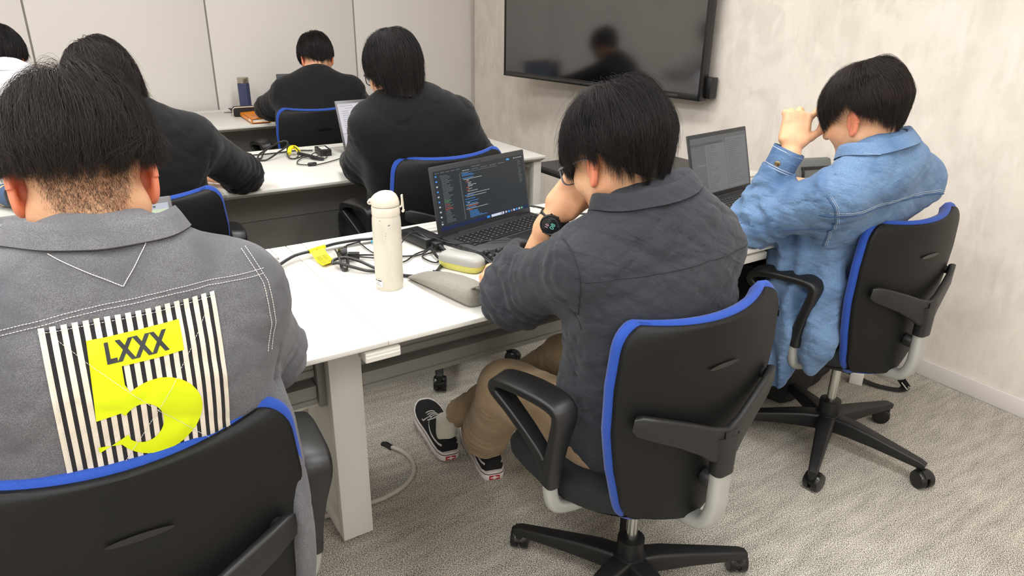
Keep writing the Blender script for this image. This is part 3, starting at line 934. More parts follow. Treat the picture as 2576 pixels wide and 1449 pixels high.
def laptop(loc, rz, w, l, d, lean, scr, label, shell, deck, ports=True):
    e = empty('laptop', loc, R(rz), label, 'laptop')
    mb = MB(); mb.box(-w / 2, w / 2, -d, 0.012, 0.0, .016, bev=.004, mi=0)
    for k in range(4): mb.box(-w / 2 - .0004, -w / 2 + .004, -.05 - k * .022, -.038 - k * .022, .005, .011, mi=1)
    mb.build('base', [shell, M['key']], e)
    mb = MB()                                   # keyboard with its keys
    kx0, kx1, ky0, ky1 = -w / 2 + .022, w / 2 - .022, -d * .56, -.032
    mb.box(kx0, kx1, ky0, ky1, .0158, .0164, mi=0)
    nr, nc = 6, 17; pw = (kx1 - kx0) / nc; ph = (ky1 - ky0) / nr
    for r in range(nr):
        c = 0
        while c < nc:
            cw = 5 if (r == 0 and c == 4) else 1
            x = kx0 + c * pw; y = ky0 + r * ph
            mb.box(x + .0012, x + cw * pw - .0012, y + .0012, y + ph - .0012, .0164, .0182, bev=.0004, mi=1, seg=1)
            if cw == 1: mb.box(x + pw * .3, x + pw * .55, y + ph * .4, y + ph * .62, .0182, .01825, mi=2)
            c += cw
    mb.build('keyboard', [M['key'], deck, M['key_mark']], e)
    mb = MB(); mb.box(-.055, .055, -d + .012, -d * .60, .0158, .0165, bev=.0003); mb.build('touchpad', deck, e)
    T = Matrix.Translation((0, .004, .012)) @ Matrix.Rotation(-R(lean), 4, 'X')
    mb = MB(); mb.mat = T
    mb.box(-w / 2, w / 2, -.001, .006, 0, l, bev=.0028)
    mb.box(-w * .32, w * .32, -.006, .004, -.008, .006, bev=.003)
    lid = mb.build('lid', shell, e)
    mb = MB(); mb.mat = T
    mb.box(-w / 2 + .004, w / 2 - .004, -.0018, -.0009, .005, l - .004, bev=.0004)
    mb.box(-.002, .002, -.0022, -.0015, l - .010, l - .006, mi=1)
    mb.build('screen_bezel', [shell if shell is not M['lap_black'] else M['lap_dark'], M['blk_gloss']], lid)
    rects, mats = scr()
    mb = MB(); mb.mat = T
    sx0, sx1, sz0, sz1 = -w / 2 + .009, w / 2 - .009, .020, l - .014
    for i, (u0, v0, u1, v1, m) in enumerate(rects):
        y = -.0021 - (.00012 if i else 0) - (.00012 if m and i > 2 else 0)
        mb.add([(sx0 + (sx1 - sx0) * u, y, sz0 + (sz1 - sz0) * v) for u, v in ((u0, v0), (u1, v0), (u1, v1), (u0, v1))], [(0, 1, 2, 3)], m)
    me = bpy.data.meshes.new('screen'); me.from_pydata(mb.v, [], mb.f)
    finish('screen', me, mats, lid, smooth=False, mi=mb.m, fix=False)
    return e


laptop((1.103, 1.812, .7205), 13.5, .395, .207, .215, 11, scr_code, 'dark laptop showing a black code editor, in front of the person in charcoal', M['lap_dark'], M['lap_black'])
laptop((2.030, 1.690, .7205), 8, .36, .232, .24, 15, scr_dim, 'dark laptop with a dimmed grey screen, in front of the denim jacket', M['lap_dark'], M['lap_black'])
laptop((.04, 1.672, .7205), 2, .36, .236, .24, 17, scr_page, 'grey laptop with a pale green page, behind the nearest head', M['lap_grey'], M['key'])
laptop((1.290, 3.095, .7205), 2.5, .33, .228, .225, 20, scr_files, 'grey laptop showing a file window, beside the black jacket in the middle row', M['lap_grey'], M['key'])
laptop((1.422, 4.50, .7205), 0, .33, .208, .225, 12, scr_slate, 'small dark laptop peeking past the shoulder in the farthest row', M['lap_dark'], M['lap_black'])

# ------------------------------------------------------------------ mechanical keyboard
kb = empty('mechanical_keyboard', (1.09, 1.487, .7265), R(-3), 'black mechanical keyboard with tall keycaps in front of the code laptop', 'keyboard')
KT = Matrix.Rotation(R(5.5), 4, 'X')
mb = MB(); mb.mat = KT
mb.box(-.180, .180, -.07, .072, .002, .020, bev=.004)
mb.box(-.174, .174, -.064, .066, .0195, .0215, bev=.001)
mb.build('case', M['lap_black'], kb)
mb = MB()
for x in (-.15, .15): mb.box(x - .02, x + .02, .05, .062, -.0058, .012, bev=.002)
mb.build('tilt_foot', M['blk_plastic'], kb)
def keycap(w):
    mb = MB(); a, b = w / 2 - .0006, .0088; t = .0030
    V = [(-a, -b, 0), (a, -b, 0), (a, b, 0), (-a, b, 0), (-a + t, -b + t * .8, .0092), (a - t, -b + t * .8, .0092), (a - t, b - t * .5, .0092), (-a + t, b - t * .5, .0092)]
    bm = bmesh.new(); vs = [bm.verts.new(p) for p in V]
    for q in [(3, 2, 1, 0), (4, 5, 6, 7), (0, 1, 5, 4), (1, 2, 6, 5), (2, 3, 7, 6), (3, 0, 4, 7)]: bm.faces.new([vs[i] for i in q])
    bmesh.ops.bevel(bm, geom=list(bm.edges), offset=.0011, segments=2, profile=.5, affect='EDGES')
    mb.bm(bm, 0)
    mb.box(-.0022, -.0002, .0005, .0035, .0092, .00925, mi=1)
    return mb
caps = {}
caps[1] = keycap(.019).build('keycap', [M['key'], M['key_mark']], kb); caps[1].matrix_local = KT @ Matrix.Translation((-.171 + .0095, .047, .0215))
rows = [(-.054, [1.25, 1.25, 1.25, 6.25, 1.25, 1.25, 1.25, 1.25]), (-.035, [2.25] + [1] * 10 + [2.75]), (-.016, [1.75] + [1] * 11 + [2.25]), (.003, [1.5] + [1] * 12 + [1.5]), (.022, [1] * 13 + [2]), (.047, [1, -1, 1, 1, 1, 1, -.5, 1, 1, 1, 1, -.5, 1, 1, 1, 1])]
for y, ws in rows:
    x = -.171
    for w in ws:
        ww = abs(w) * .019
        if w > 0 and not (w == 1 and y == .047 and x < -.17):
            if w not in caps: o = caps[w] = keycap(ww).build('keycap', [M['key'], M['key_mark']], kb)
            else: o = copy_obj(caps[w], kb)
            o.matrix_local = KT @ Matrix.Translation((x + ww / 2, y, .0215))
        x += ww
    if y < .04:
        for k in range(3):
            if y == -.016 or (y == -.035 and k != 1): continue
            o = copy_obj(caps[1], kb); o.matrix_local = KT @ Matrix.Translation((.125 + k * .019, y, .0215))

# ------------------------------------------------------------------ bottles
M['cream'] = mat('cream_paint', sr(206, 201, 187), 0.36, vary=[(34, sr(194, 189, 176), .5, .8, (1, 1, .4))], coat=.15)
M['cream2'] = mat('cream_lid', sr(216, 209, 194), 0.4)
M['scuff'] = mat('paint_scuff', sr(120, 118, 116), 0.5)
M['label'] = mat('white_label', sr(238, 236, 230), 0.45)
bt = empty('bottle', (.647, 1.532, .7202), R(-33), 'tall cream vacuum bottle with a flip lid standing on the near white desk', 'bottle')
mb = MB(); mb.lathe([(0, 0), (.0315, 0), (.0325, .002), (.0325, .008), (.0338, .012), (.0345, .10), (.0345, .165), (.0338, .178), (.0322, .186), (0, .186)], 48); body = mb.build('body', M['cream'], bt)
mb = MB(); mb.lathe([(.030, .1855), (.0330, .1862), (.0336, .188), (.0336, .2055), (.0326, .2075), (.030, .2078)], 48); mb.build('collar', M['cream2'], bt)
mb = MB()
V = []; n = 40; F = []
lv = [(.0320, .2085, 0), (.0332, .2095, 0), (.0336, .214, 0), (.0328, .2225, -.002), (.0295, .2310, -.0035), (.0225, .2375, -.004), (.0125, .2410, -.004), (.002, .2418, -.004)]
for (r, z, sft) in lv:
    for k in range(n):
        a = 2 * PI * k / n; x = r * math.cos(a)
        V.append((x + sft, r * math.sin(a), z + .0045 * (x / .034) * (z - .2085) / .033 - (0.006 * max(0, -x / .034 - .35) * (z - .2085) / .033)))
for i in range(len(lv) - 1):
    for k in range(n): F.append((i * n + k, i * n + (k + 1) % n, (i + 1) * n + (k + 1) % n, (i + 1) * n + k))
F.append(tuple((len(lv) - 1) * n + k for k in range(n)))
mb.add(V, F); lid = mb.build('lid', M['cream2'], bt, 50)
mb = MB(); mb.lathe([(0, -.0085), (.0052, -.0085), (.006, -.0075), (.006, .0075), (.0052, .0085), (0, .0085)], 18, (-.0355, 0, .2165), axis='y'); mb.lathe([(.002, -.0090), (.002, .0090)], 10, (-.0362, 0, .2165), mi=1, axis='y')
mb.build('hinge', [M['cream2'], M['scuff']], bt)
mb = MB(); mb.sweep(catmull([(.034, 0, .205), (.0385, 0, .209), (.0398, 0, .222), (.0392, 0, .2335)], 4), rrect(.013, .004, .0018), scale=None, up=(1, 0, 0)); mb.sweep([(.0392, 0, .2335), (.0412, 0, .215), (.0418, 0, .195)], rrect(.010, .003, .0012), up=(1, 0, 0)); mb.lathe([(0, -.0052), (.0032, -.0052), (.0032, .0052), (0, .0052)], 12, (.0412, 0, .1955), axis='y')
mb.build('latch', M['cream2'], bt)
def on_cyl(mb, r, a0, a1, z0, z1, mi, n=8):
    V = []; F = []
    for k in range(n + 1):
        a = R(a0 + (a1 - a0) * k / n); V += [(r * math.cos(a), r * math.sin(a), z0), (r * math.cos(a), r * math.sin(a), z1)]
    for k in range(n): F.append((2 * k, 2 * k + 2, 2 * k + 3, 2 * k + 1))
    mb.add(V, F, mi)
mb = MB(); on_cyl(mb, .0347, 208, 252, .012, .030, 0)
on_cyl(mb, .0349, 211, 222, .0255, .0285, 1); on_cyl(mb, .0349, 226, 248, .0255, .0285, 1)
for k in range(3): on_cyl(mb, .0349, 212 + k * 2, 244 - k * 3, .0145 + k * .0032, .0158 + k * .0032, 2)
mb.build('sticker', [M['label'], M['blk_gloss'], M['scuff']], bt)
mb = MB()
for (a, z, da, dz) in [(285, .166, 5, .003), (290, .167, 3, .003), (274, .140, 1.4, .004), (276, .147, 1.2, .003), (272, .134, 1.2, .003), (262, .138, 1.2, .001), (268, .128, 1.0, .003), (276, .128, 1.0, .002), (305, .168, 1.2, .002), (250, .178, 8, .001), (240, .12, .8, .001), (300, .10, .8, .001)]:
    on_cyl(mb, .03465, a, a + da, z, z + dz, 0, 2)
mb.build('scuff_marks', [M['scuff']], body)

M['navy'] = mat('navy_paint', sr(58, 66, 98), 0.45)
M['steel'] = mat('brushed_steel', sr(190, 182, 168), 0.3, metal=.9)
nb = empty('bottle', (1.078, 4.63, .7202), R(12), 'navy blue faceted bottle with a steel cap beside the front wall', 'bottle')
mb = MB(); mb.lathe([(0, 0), (.034, 0), (.036, .003), (.036, .160), (.032, .166), (0, .166)], 8); mb.build('body', M['navy'], nb, 20)
mb = MB(); mb.lathe([(.033, .166), (.0335, .168), (.0335, .196), (.032, .198), (0, .198)], 32); mb.box(-.010, .010, -.0345, -.03, .172, .200, bev=.002); mb.build('cap', M['steel'], nb)

# ------------------------------------------------------------------ cords on the near desk
def cord(name, label, cat, lines, extra=None):
    e = empty(name, lines[0][1][0], 0, label, cat)
    o0 = Vector(lines[0][1][0])
    mb = MB()
    for (r, pts) in lines:
        mb.tube([Vector(p) - o0 for p in pts], r, 9, smooth=7)
    mb.build('cord', M['cord'], e)
    return e, o0


A = [(.30, 1.66, .727), (.36, 1.705, .727), (.419, 1.756, .728), (.444, 1.785, .731), (.503, 1.83, .736), (.556, 1.841, .738), (.601, 1.858, .738), (.641, 1.873, .736), (.703, 1.881, .733), (.745, 1.877, .731), (.785, 1.886, .729), (.829, 1.884, .7255), (.845, 1.871, .735)]
Bc = [(.862, 1.722, .735), (.845, 1.690, .734), (.838, 1.65, .730), (.833, 1.61, .7255), (.783, 1.552, .7255), (.736, 1.548, .7255), (.7, 1.578, .7255), (.684, 1.61, .7255), (.662, 1.656, .7265), (.636, 1.697, .738), (.61, 1.729, .743), (.58, 1.729, .743), (.569, 1.717, .738), (.583, 1.713, .738), (.604, 1.683, .734), (.632, 1.647, .729), (.66, 1.632, .7255), (.69, 1.598, .7255)]
C1 = [(.620, 1.84, .730), (.594, 1.744, .75), (.590, 1.697, .7265), (.605, 1.698, .735), (.631, 1.781, .752), (.652, 1.80, .752), (.699, 1.853, .736)]
C2 = [(.612, 1.80, .733), (.604, 1.75, .745), (.585, 1.70, .727), (.597, 1.690, .7255), (.62, 1.755, .745), (.634, 1.80, .748)]
C3 = [(.629, 1.749, .738), (.654, 1.758, .733), (.704, 1.754, .7255), (.76, 1.709, .7255), (.814, 1.696, .7255), (.858, 1.719, .733)]
C4 = [(.636, 1.752, .735), (.694, 1.73, .7255), (.74, 1.665, .7255), (.80, 1.704, .7255), (.839, 1.715, .727)]
C5 = [(.705, 1.872, .7255), (.711, 1.757, .7255), (.772, 1.798, .733), (.835, 1.85, .745), (.856, 1.838, .7535), (.85, 1.765, .757), (.885, 1.735, .735), (.925, 1.775, .7285)]
C6 = [(.905, 1.745, .7255), (.879, 1.737, .7255), (.875, 1.700, .7255), (.814, 1.685, .7255), (.807, 1.644, .7255), (.822, 1.616, .7255), (.86, 1.669, .7255), (.903, 1.742, .7265), (.932, 1.775, .7285)]
C7 = [(.700, 1.62, .7255), (.74, 1.70, .7255), (.81, 1.80, .738), (.845, 1.80, .7565), (.868, 1.735, .755), (.919, 1.70, .738), (.99, 1.665, .742), (1.063, 1.63, .744), (1.104, 1.585, .742), (1.12, 1.567, .738)]
pa, o0 = cord('power_adapter', 'black power adapter with a tangle of cords and a yellow tag, behind the cream bottle', 'power adapter', [(.0042, A), (.0042, Bc), (.0026, C1), (.0026, C2), (.0026, C3), (.0022, C4), (.0017, C5), (.0022, C6)])
mb = MB(); mb.mat = Matrix.Translation(-o0) @ Matrix.Translation((.866, 1.797, .7202)) @ Matrix.Rotation(R(8), 4, 'Z')
mb.box(-.030, .030, -.065, .065, 0, .032, bev=.004); mb.box(-.0303, .0303, -.0653, .0653, .0155, .0165, bev=.0003)
brick = mb.build('brick', M['lap_black'], pa)
mb = MB(); mb.mat = Matrix.Translation(-o0) @ Matrix.Translation((.875, 1.728, .735)) @ Matrix.Rotation(R(8), 4, 'Z')
mb.box(-.014, .014, -.022, .012, -.010, .010, bev=.003); mb.sweep([(0, -.02, 0), (-.004, -.05, -.004)], rrect(.012, .012, .004), scale=[1, .7])
mb.build('connector', M['blk_plastic'], pa)
mb = MB(); mb.mat = Matrix.Translation(-o0)
mb.lathe([(.012, -.008), (.0165, -.008), (.0165, .008), (.012, .008)], 16, (.615, 1.765, .742), axis='x')
mb.sweep([(.628, 1.76, .735), (.655, 1.748, .734)], rrect(.014, .02, .003))
mb.build('strap', M['blk_plastic'], pa)
mb = MB(); mb.mat = Matrix.Translation(-o0)
mb.tube([(.546, 1.839, .737), (.57, 1.848, .7385), (.597, 1.857, .738)], .0062, 12)
fl = []
pr = [(.0, .7385), (.012, .734), (.03, .7275), (.055, .7245), (.080, .7255), (.094, .728)]
P0, P1 = Vector((.549, 1.835, 0)), Vector((.592, 1.851, 0)); dv = Vector((.012, -.999, 0)).normalized()
V = []; F = []
for (t, z) in pr:
    for P in (P0, P1):
        for dz in (0, .0008): q = P + dv * t; V.append((q.x, q.y, z + dz))
for i in range(len(pr) - 1):
    a = i * 4; b = a + 4
    F += [(a + 1, a + 3, b + 3, b + 1), (a, b, b + 2, a + 2), (a, a + 1, b + 1, b), (a + 2, b + 2, b + 3, a + 3)]
k = (len(pr) - 1) * 4; F += [(0, 2, 3, 1), (k, k + 1, k + 3, k + 2)]
mb.add(V, F, 0)
for i in range(9):
    t = .030 + i * .0065
    for a, b in ((.12, .5), (.54, .86)):
        z = np.interp(t, [p[0] for p in pr], [p[1] for p in pr]) + .0011
        q0 = P0.lerp(P1, a) + dv * t; q1 = P0.lerp(P1, b - .1 * rnd.random()) + dv * t; s = dv * .0022
        mb.add([(q0.x, q0.y, z), (q1.x, q1.y, z), (q1.x + s.x, q1.y + s.y, z), (q0.x + s.x, q0.y + s.y, z)], [(0, 1, 2, 3)], 1)
mb.build('warning_tag', [M['yellow'], M['ink']], pa)
mb = MB(); mb.mat = Matrix.Translation(-o0); mb.sweep([(.735, 1.858, .7285), (.758, 1.855, .7285), (.772, 1.852, .7285)], rrect(.012, .010, .003), scale=[.7, 1, 1]); mb.build('blue_plug', M['cyan'], pa)
uc, o1 = cord('keyboard_cable', 'thin black cable trailing over the code laptop to the mechanical keyboard', 'cable', [(.0016, C7)])

cc, o3 = cord('laptop_cable', 'black cable leaving the right side of the code laptop towards the fist', 'cable', [(.003, [(1.335, 1.99, .7232), (1.367, 1.955, .7232), (1.385, 1.91, .7232), (1.406, 1.865, .7232), (1.45, 1.80, .7232), (1.52, 1.75, .7232)])])
# ------------------------------------------------------------------ case and pencil pouch
M['clear'] = mat('frosted_plastic', sr(236, 236, 230), 0.25, trans=.55, ior=1.3)
M['ylw_soft'] = mat('yellow_plastic', sr(226, 222, 120), 0.35, trans=.25, ior=1.3)
cs = empty('glasses_case', (.862, 1.553, .7202), R(-63), 'translucent white and yellow capsule case on the desk beside the mechanical keyboard', 'case')
def capsule(mb, L, W, z0, z1, rt, mi=0, seg=10):
    n = 36; lv = []
    V = []; F = []
    zs = [z0 + (z1 - z0) * k / seg for k in range(seg + 1)]
    for k, z in enumerate(zs):
        t = k / seg; s = 1 - rt * (abs(2 * t - 1) ** 5 if rt < 0 else (max(0, t) ** 4))
        for j in range(n):
            a = 2 * PI * j / n
            c, si = math.cos(a), math.sin(a)
            V.append((L / 2 * s * math.copysign(abs(c) ** .55, c), W / 2 * s * math.copysign(abs(si) ** .6, si), z))
    for k in range(seg):
        for j in range(n): F.append((k * n + j, k * n + (j + 1) % n, (k + 1) * n + (j + 1) % n, (k + 1) * n + j))
    F.append(tuple(range(n))[::-1]); F.append(tuple(seg * n + j for j in range(n)))
    mb.add(V, F, mi)
mb = MB(); capsule(mb, .132, .058, .020, .042, .22); mb.build('lid', M['clear'], cs, 60)
mb = MB()
V = []; F = []; n = 36
for (s, z) in [(.78, 0), (.9, .003), (.97, .009), (1.0, .019), (1.0, .0195)]:
    for j in range(n):
        a = 2 * PI * j / n; c, si = math.cos(a), math.sin(a)
        V.append((.066 * s * math.copysign(abs(c) ** .55, c), .029 * s * math.copysign(abs(si) ** .6, si), z))
for k in range(4):
    for j in range(n): F.append((k * n + j, k * n + (j + 1) % n, (k + 1) * n + (j + 1) % n, (k + 1) * n + j))
F.append(tuple(range(n))[::-1]); F.append(tuple(4 * n + j for j in range(n)))
mb.add(V, F); mb.build('tray', M['ylw_soft'], cs, 60)
mb = MB(); mb.box(-.0685, -.060, -.010, .010, .010, .030, bev=.003); mb.build('clasp', M['clear'], cs)

M['pouch'] = mat('grey_mesh_cloth', sr(152, 148, 138), 0.85, bump=[(1100, .6, .0008, ONE)], vary=[(1100, sr(118, 115, 108), .45, .6, ONE)])
pp = empty('pencil_pouch', (.757, 1.43, .7202), R(8), 'grey mesh pencil pouch with a loop handle lying by the cream bottle', 'pencil pouch')
mb = MB(); V = []; F = []; n = 28
lv = [(.128, .070, .008, .006), (.122, .073, .010, .010), (.09, .074, .020, .018), (.04, .076, .034, .030), (-.02, .076, .044, .040), (-.07, .074, .048, .044), (-.10, .070, .046, .042), (-.113, .060, .040, .036), (-.117, .040, .028, .026)]
for (y, w, h, zc) in lv:
    for j in range(n):
        a = 2 * PI * j / n; c, si = math.cos(a), math.sin(a)
        z = h / 2 + .002 + h / 2 * math.copysign(abs(si) ** .75, si)
        V.append((w / 2 * math.copysign(abs(c) ** .6, c) * (1 if si < .3 else .94), y, max(.0005, z)))
for k in range(len(lv) - 1):
    for j in range(n): F.append((k * n + j, k * n + (j + 1) % n, (k + 1) * n + (j + 1) % n, (k + 1) * n + j))
F.append(tuple(range(n))); F.append(tuple((len(lv) - 1) * n + j for j in range(n))[::-1])
mb.add(V, F); mb.build('pouch', M['pouch'], pp, 60)
mb = MB(); mb.sweep(catmull([(-.012, -.108, .046), (-.004, -.118, .052), (.012, -.122, .047), (.028, -.114, .052), (.036, -.102, .046), (.038, -.105, .034), (.034, -.112, .022)], 4), rrect(.014, .004, .0018), up=(0, .5, 1)); mb.build('loop_handle', M['pouch'], pp, 60)
mb = MB(); mb.tube([(.038, .12, .010), (.041, .04, .024), (.041, -.05, .034), (.030, -.113, .03), (.02, -.121, .022)], .0018, 6, smooth=4); mb.box(.012, .020, -.128, -.116, .006, .026, bev=.002)
mb.build('zip', M['blk_plastic'], pp)

# ------------------------------------------------------------------ middle-row cords
r1 = [(.60, 3.245, .7255), (.739, 3.258, .7255), (.803, 3.252, .7255), (.874, 3.254, .7255), (.96, 3.262, .7255), (1.02, 3.225, .7265)]
r2 = [(.739, 3.245, .7255), (.769, 3.165, .7255), (.803, 3.20, .75), (.879, 3.258, .768), (.915, 3.255, .774), (.902, 3.206, .762), (.851, 3.168, .745), (.79, 3.128, .7265), (.758, 3.140, .7255), (.775, 3.19, .74), (.86, 3.245, .765)]
r3 = [(.912, 3.245, .745), (.884, 3.143, .7255), (.906, 3.102, .7255), (.928, 3.126, .748), (.926, 3.212, .758), (.897, 3.2, .738), (.882, 3.099, .7255), (.937, 3.123, .7255), (.965, 3.15, .73)]
r4 = [(1.042, 3.098, .733), (1.03, 3.062, .7255), (.985, 3.021, .7255), (.960, 3.075, .7265), (.985, 3.1, .74), (1.0, 3.08, .742), (.985, 3.055, .735), (.94, 3.09, .728), (.905, 3.06, .7255), (.885, 3.02, .7255), (.877, 2.981, .7255), (.901, 2.95, .7255), (.946, 2.934, .7255), (1.031, 2.977, .7255), (1.10, 3.02, .7275), (1.121, 3.035, .7275)]
pb, o2 = cord('power_adapter', 'small black power adapter with coiled cords and a yellow tie on the middle desk', 'power adapter', [(.0032, r1), (.0038, r2), (.0026, r3), (.0022, r4)])
mb = MB(); mb.mat = Matrix.Translation(-o2) @ Matrix.Translation((1.045, 3.152, .7202)) @ Matrix.Rotation(R(-5), 4, 'Z')
mb.box(-.026, .026, -.052, .052, 0, .029, bev=.003); mb.box(-.014, .014, -.035, .03, .029, .0293, mi=1)
for k in range(5): mb.box(-.011, .010 - .002 * (k % 2), -.03 + k * .012, -.026 + k * .012, .0293, .0294, mi=2)
mb.build('brick', [M['lap_black'], M['label'], M['scuff']], pb)
mb = MB(); mb.mat = Matrix.Translation(-o2); mb.tube([(.930, 3.145, .736), (.955, 3.09, .734), (.985, 3.035, .728), (1.0, 3.02, .727)], .0075, 10); mb.lathe([(.006, -.018), (.008, -.012), (.008, .012), (.006, .018)], 12, (.924, 2.942, .728), axis='x')
mb.build('ferrite', M['blk_plastic'], pb)
mb = MB(); mb.mat = Matrix.Translation(-o2); mb.tube([(.898, 3.17, .735), (.912, 3.195, .752), (.935, 3.205, .752), (.946, 3.185, .738)], .009, 10, smooth=4); mb.build('yellow_tie', M['yellow'], pb)

# ------------------------------------------------------------------ things on the farthest desk
M['blk_canvas'] = mat('black_canvas', sr(26, 25, 26), .8, bump=[(600, .4, .0008, ONE)])
M['zipw'] = mat('cream_zip', sr(214, 206, 190), .6)
pc = empty('pencil_case', (1.085, 4.42, .7202), R(-6), 'black box pencil case with a cream zip, on the farthest desk', 'pencil case')
mb = MB(); mb.box(-.13, .13, -.03, .03, 0, .056, bev=.012, seg=4); mb.build('case_body', M['blk_canvas'], pc, 60)
mb = MB(); loop = [(-.1305 + (.261) * t, -.0305, .053) for t in (0.06, .5, .94)]
mb.tube([(-.131, -.012, .012), (-.131, -.018, .040), (-.124, -.027, .052), (-.11, -.0305, .0545), (0, -.0305, .055), (.11, -.0305, .0545), (.124, -.027, .052), (.131, -.018, .04)], .003, 8, smooth=4); mb.build('zip', M['zipw'], pc)
mb = MB()
for k in range(5):
    mb.tube([(1.0 + .004 * k, 4.56 - .02 * k, .723), (.985 - .004 * k, 4.59, .728 + .004 * k), (1.00, 4.63 + .004 * k, .735), (1.03, 4.62, .728), (1.035 + .004 * k, 4.57, .725), (1.005, 4.545, .724 + .003 * k), (.985 + .006 * k, 4.575, .732)], .0024, 7, smooth=5)
mb.tube([(.94, 4.60, .7225), (.99, 4.58, .7235)], .002, 6)
tag(mb.build('cable_bundle', M['cord']), 'small bundle of black cable behind the black pencil case', 'cable')
M['orange'] = mat('orange_plastic', sr(250, 150, 24), .35, trans=.1)
M['paper'] = mat('paper_edges', sr(232, 230, 222), .7, vary=[(160, sr(196, 206, 196), .45, .6, (.1, .1, 12))])
fo = empty('document_folder', (1.10, 4.255, .7272), R(-2), 'orange plastic folder stuffed with papers on the farthest desk', 'folder')
def slab(mb, x0, x1, y0, y1, z0, z1, mi=0, warp=0):
    mb.box(x0, x1, y0, y1, z0, z1, bev=.001, mi=mi, seg=1)
mb = MB(); slab(mb, -.112, .112, -.148, .15, .002, .017); mb.build('papers', M['paper'], fo)
mb = MB(); slab(mb, -.117, .117, -.156, .156, 0, .0018)
mb.prism([(-.1185, .0), (-.1165, .0), (-.1165, .0185), (-.1185, .0185)], 'y', -.156, .156)
V = []; F = []
for i in range(9):
    for j in range(9):
        x = -.117 + .234 * i / 8; y = -.156 + .312 * j / 8
        z = .0178 + .002 * math.sin(i * 1.1 + j * .6) - .004 * max(0, (i - 6) / 2) * max(0, (3 - j) / 3) + .002
        V.append((x, y, z))
for i in range(8):
    for j in range(8): F.append((i * 9 + j, (i + 1) * 9 + j, (i + 1) * 9 + j + 1, i * 9 + j + 1))
n0 = len(V); V += [(x, y, z + .0012) for (x, y, z) in V]; F += [tuple(q + n0 for q in f)[::-1] for f in F]
mb.add(V, F); mb.build('cover', M['orange'], fo)
mb = MB(); mb.box(-.1195, -.1183, -.13, -.09, .004, .016); mb.build('spine_label', M['label'], fo)
np_ = empty('notepad', (1.165, 4.20, .7202), R(-1), 'thin white notepad under the orange folder on the farthest desk', 'notepad')
mb = MB(); mb.box(-.085, .10, -.13, .12, 0, .0068, bev=.001); mb.build('pages', M['paper'], np_)

# ------------------------------------------------------------------ right-hand end of the near desk
M['grey_cloth'] = mat('grey_cloth', sr(104, 108, 106), .85, bump=[(900, .4, .0008, ONE)])
M['orange_tab'] = mat('orange_tab', sr(206, 92, 40), .7)
st = empty('standing_pouch', (2.462, 1.655, .7202), R(-18), 'grey zipped stand-up pouch with orange tabs on the right end of the near desk', 'pouch')
mb = MB(); mb.prism([(-.034, 0), (.034, 0), (.033, .035), (.022, .085), (.012, .112), (-.012, .112), (-.024, .085), (-.035, .035)], 'x', -.075, .075, bev=.006); mb.build('pouch_body', M['grey_cloth'], st, 50)
mb = MB(); mb.mat = Matrix.Translation((0, -.0255, .079)) @ Matrix.Rotation(R(-14), 4, 'X'); mb.box(-.062, .07, -.003, .003, -.006, .006, bev=.001); mb.box(-.060, -.05, -.006, 0, -.035, .0, bev=.002); mb.build('zip', M['blk_plastic'], st)
for s in (-1, 1):
    mb = MB(); mb.box(s * .0745 - .002, s * .0745 + .002, -.012, .006, .074, .090, bev=.001); mb.build('orange_tab', M['orange_tab'], st)
ms = empty('computer_mouse', (2.268, 1.575, .7202), R(25), 'black computer mouse under the hand of the person in denim', 'mouse')
mb = MB(); V = []; F = []; n = 24
for k, (s, z) in enumerate([(.96, 0), (1, .006), (.98, .014), (.86, .024), (.6, .031), (.25, .034), (.02, .0345)]):
    for j in range(n):
        a = 2 * PI * j / n; V.append((.030 * s * math.cos(a), .052 * s * math.sin(a) - .004 * k / 6, z))
for k in range(6):
    for j in range(n): F.append((k * n + j, k * n + (j + 1) % n, (k + 1) * n + (j + 1) % n, (k + 1) * n + j))
F.append(tuple(range(n))[::-1]); mb.add(V, F); mb.build('shell', M['blk_soft'], ms, 70)
mb = MB(); mb.lathe([(0, -.004), (.008, -.004), (.008, .004), (0, .004)], 14, (0, .028, .026), axis='x'); mb.build('scroll_wheel', M['steel'], ms)

# ------------------------------------------------------------------ bag on the floor
bg = empty('backpack', (2.27, 1.50, 0), R(10), 'black backpack on the carpet under the chair of the person in denim', 'bag')
def fbag(P):
    d = ell(P, (0, 0, .11), (.21, .13, .15))
    q = np.abs(P - A3((0, 0, .10))) - A3((.17, .09, .085))
    bx = np.linalg.norm(np.maximum(q, 0), axis=1) - .03
    return smin(d, bx, .05) + .006 * vnoise(P * 16)
V, Q = mesh_sdf(fbag, (-.26, -.18, -.002), (.26, .18, .30), .012); V[:, 2] = np.maximum(V[:, 2], .001)
mesh_np('bag_body', V, Q, M['blk_canvas'], bg)
mb = MB(); mb.sweep(catmull([(.17, -.10, .10), (.20, -.19, .03), (.22, -.28, .006), (.25, -.355, .006), (.285, -.37, .010)], 5), rrect(.034, .004, .0018), up=(0, 0, 1))
mb.sweep(catmull([(.285, -.37, .012), (.275, -.36, .03), (.262, -.32, .075), (.235, -.24, .13), (.19, -.10, .16)], 5), rrect(.032, .004, .0018), up=(0.8, .2, .3)); strap = mb.build('strap', M['blk_canvas'], bg)
mb = MB()
for k in (-1, 1): mb.tube([(.272 + .012 * k, -.382, .014), (.27 + .012 * k, -.358, .036)], .0022, 8)
mb.tube([(.258, -.37, .026), (.284, -.37, .026)], .0022, 8); mb.tube([(.260, -.382, .014), (.284, -.382, .014)], .0022, 8); mb.build('buckle', M['chrome'], strap)
wb = empty('plug_adapter', (2.505, 1.325, 0.0), R(28), 'small white plastic box on the carpet beside the black backpack strap', 'adapter')
mb = MB(); mb.box(-.030, .030, -.024, .024, 0, .048, bev=.004); mb.build('housing', M['white_pl'], wb)
mb = MB()
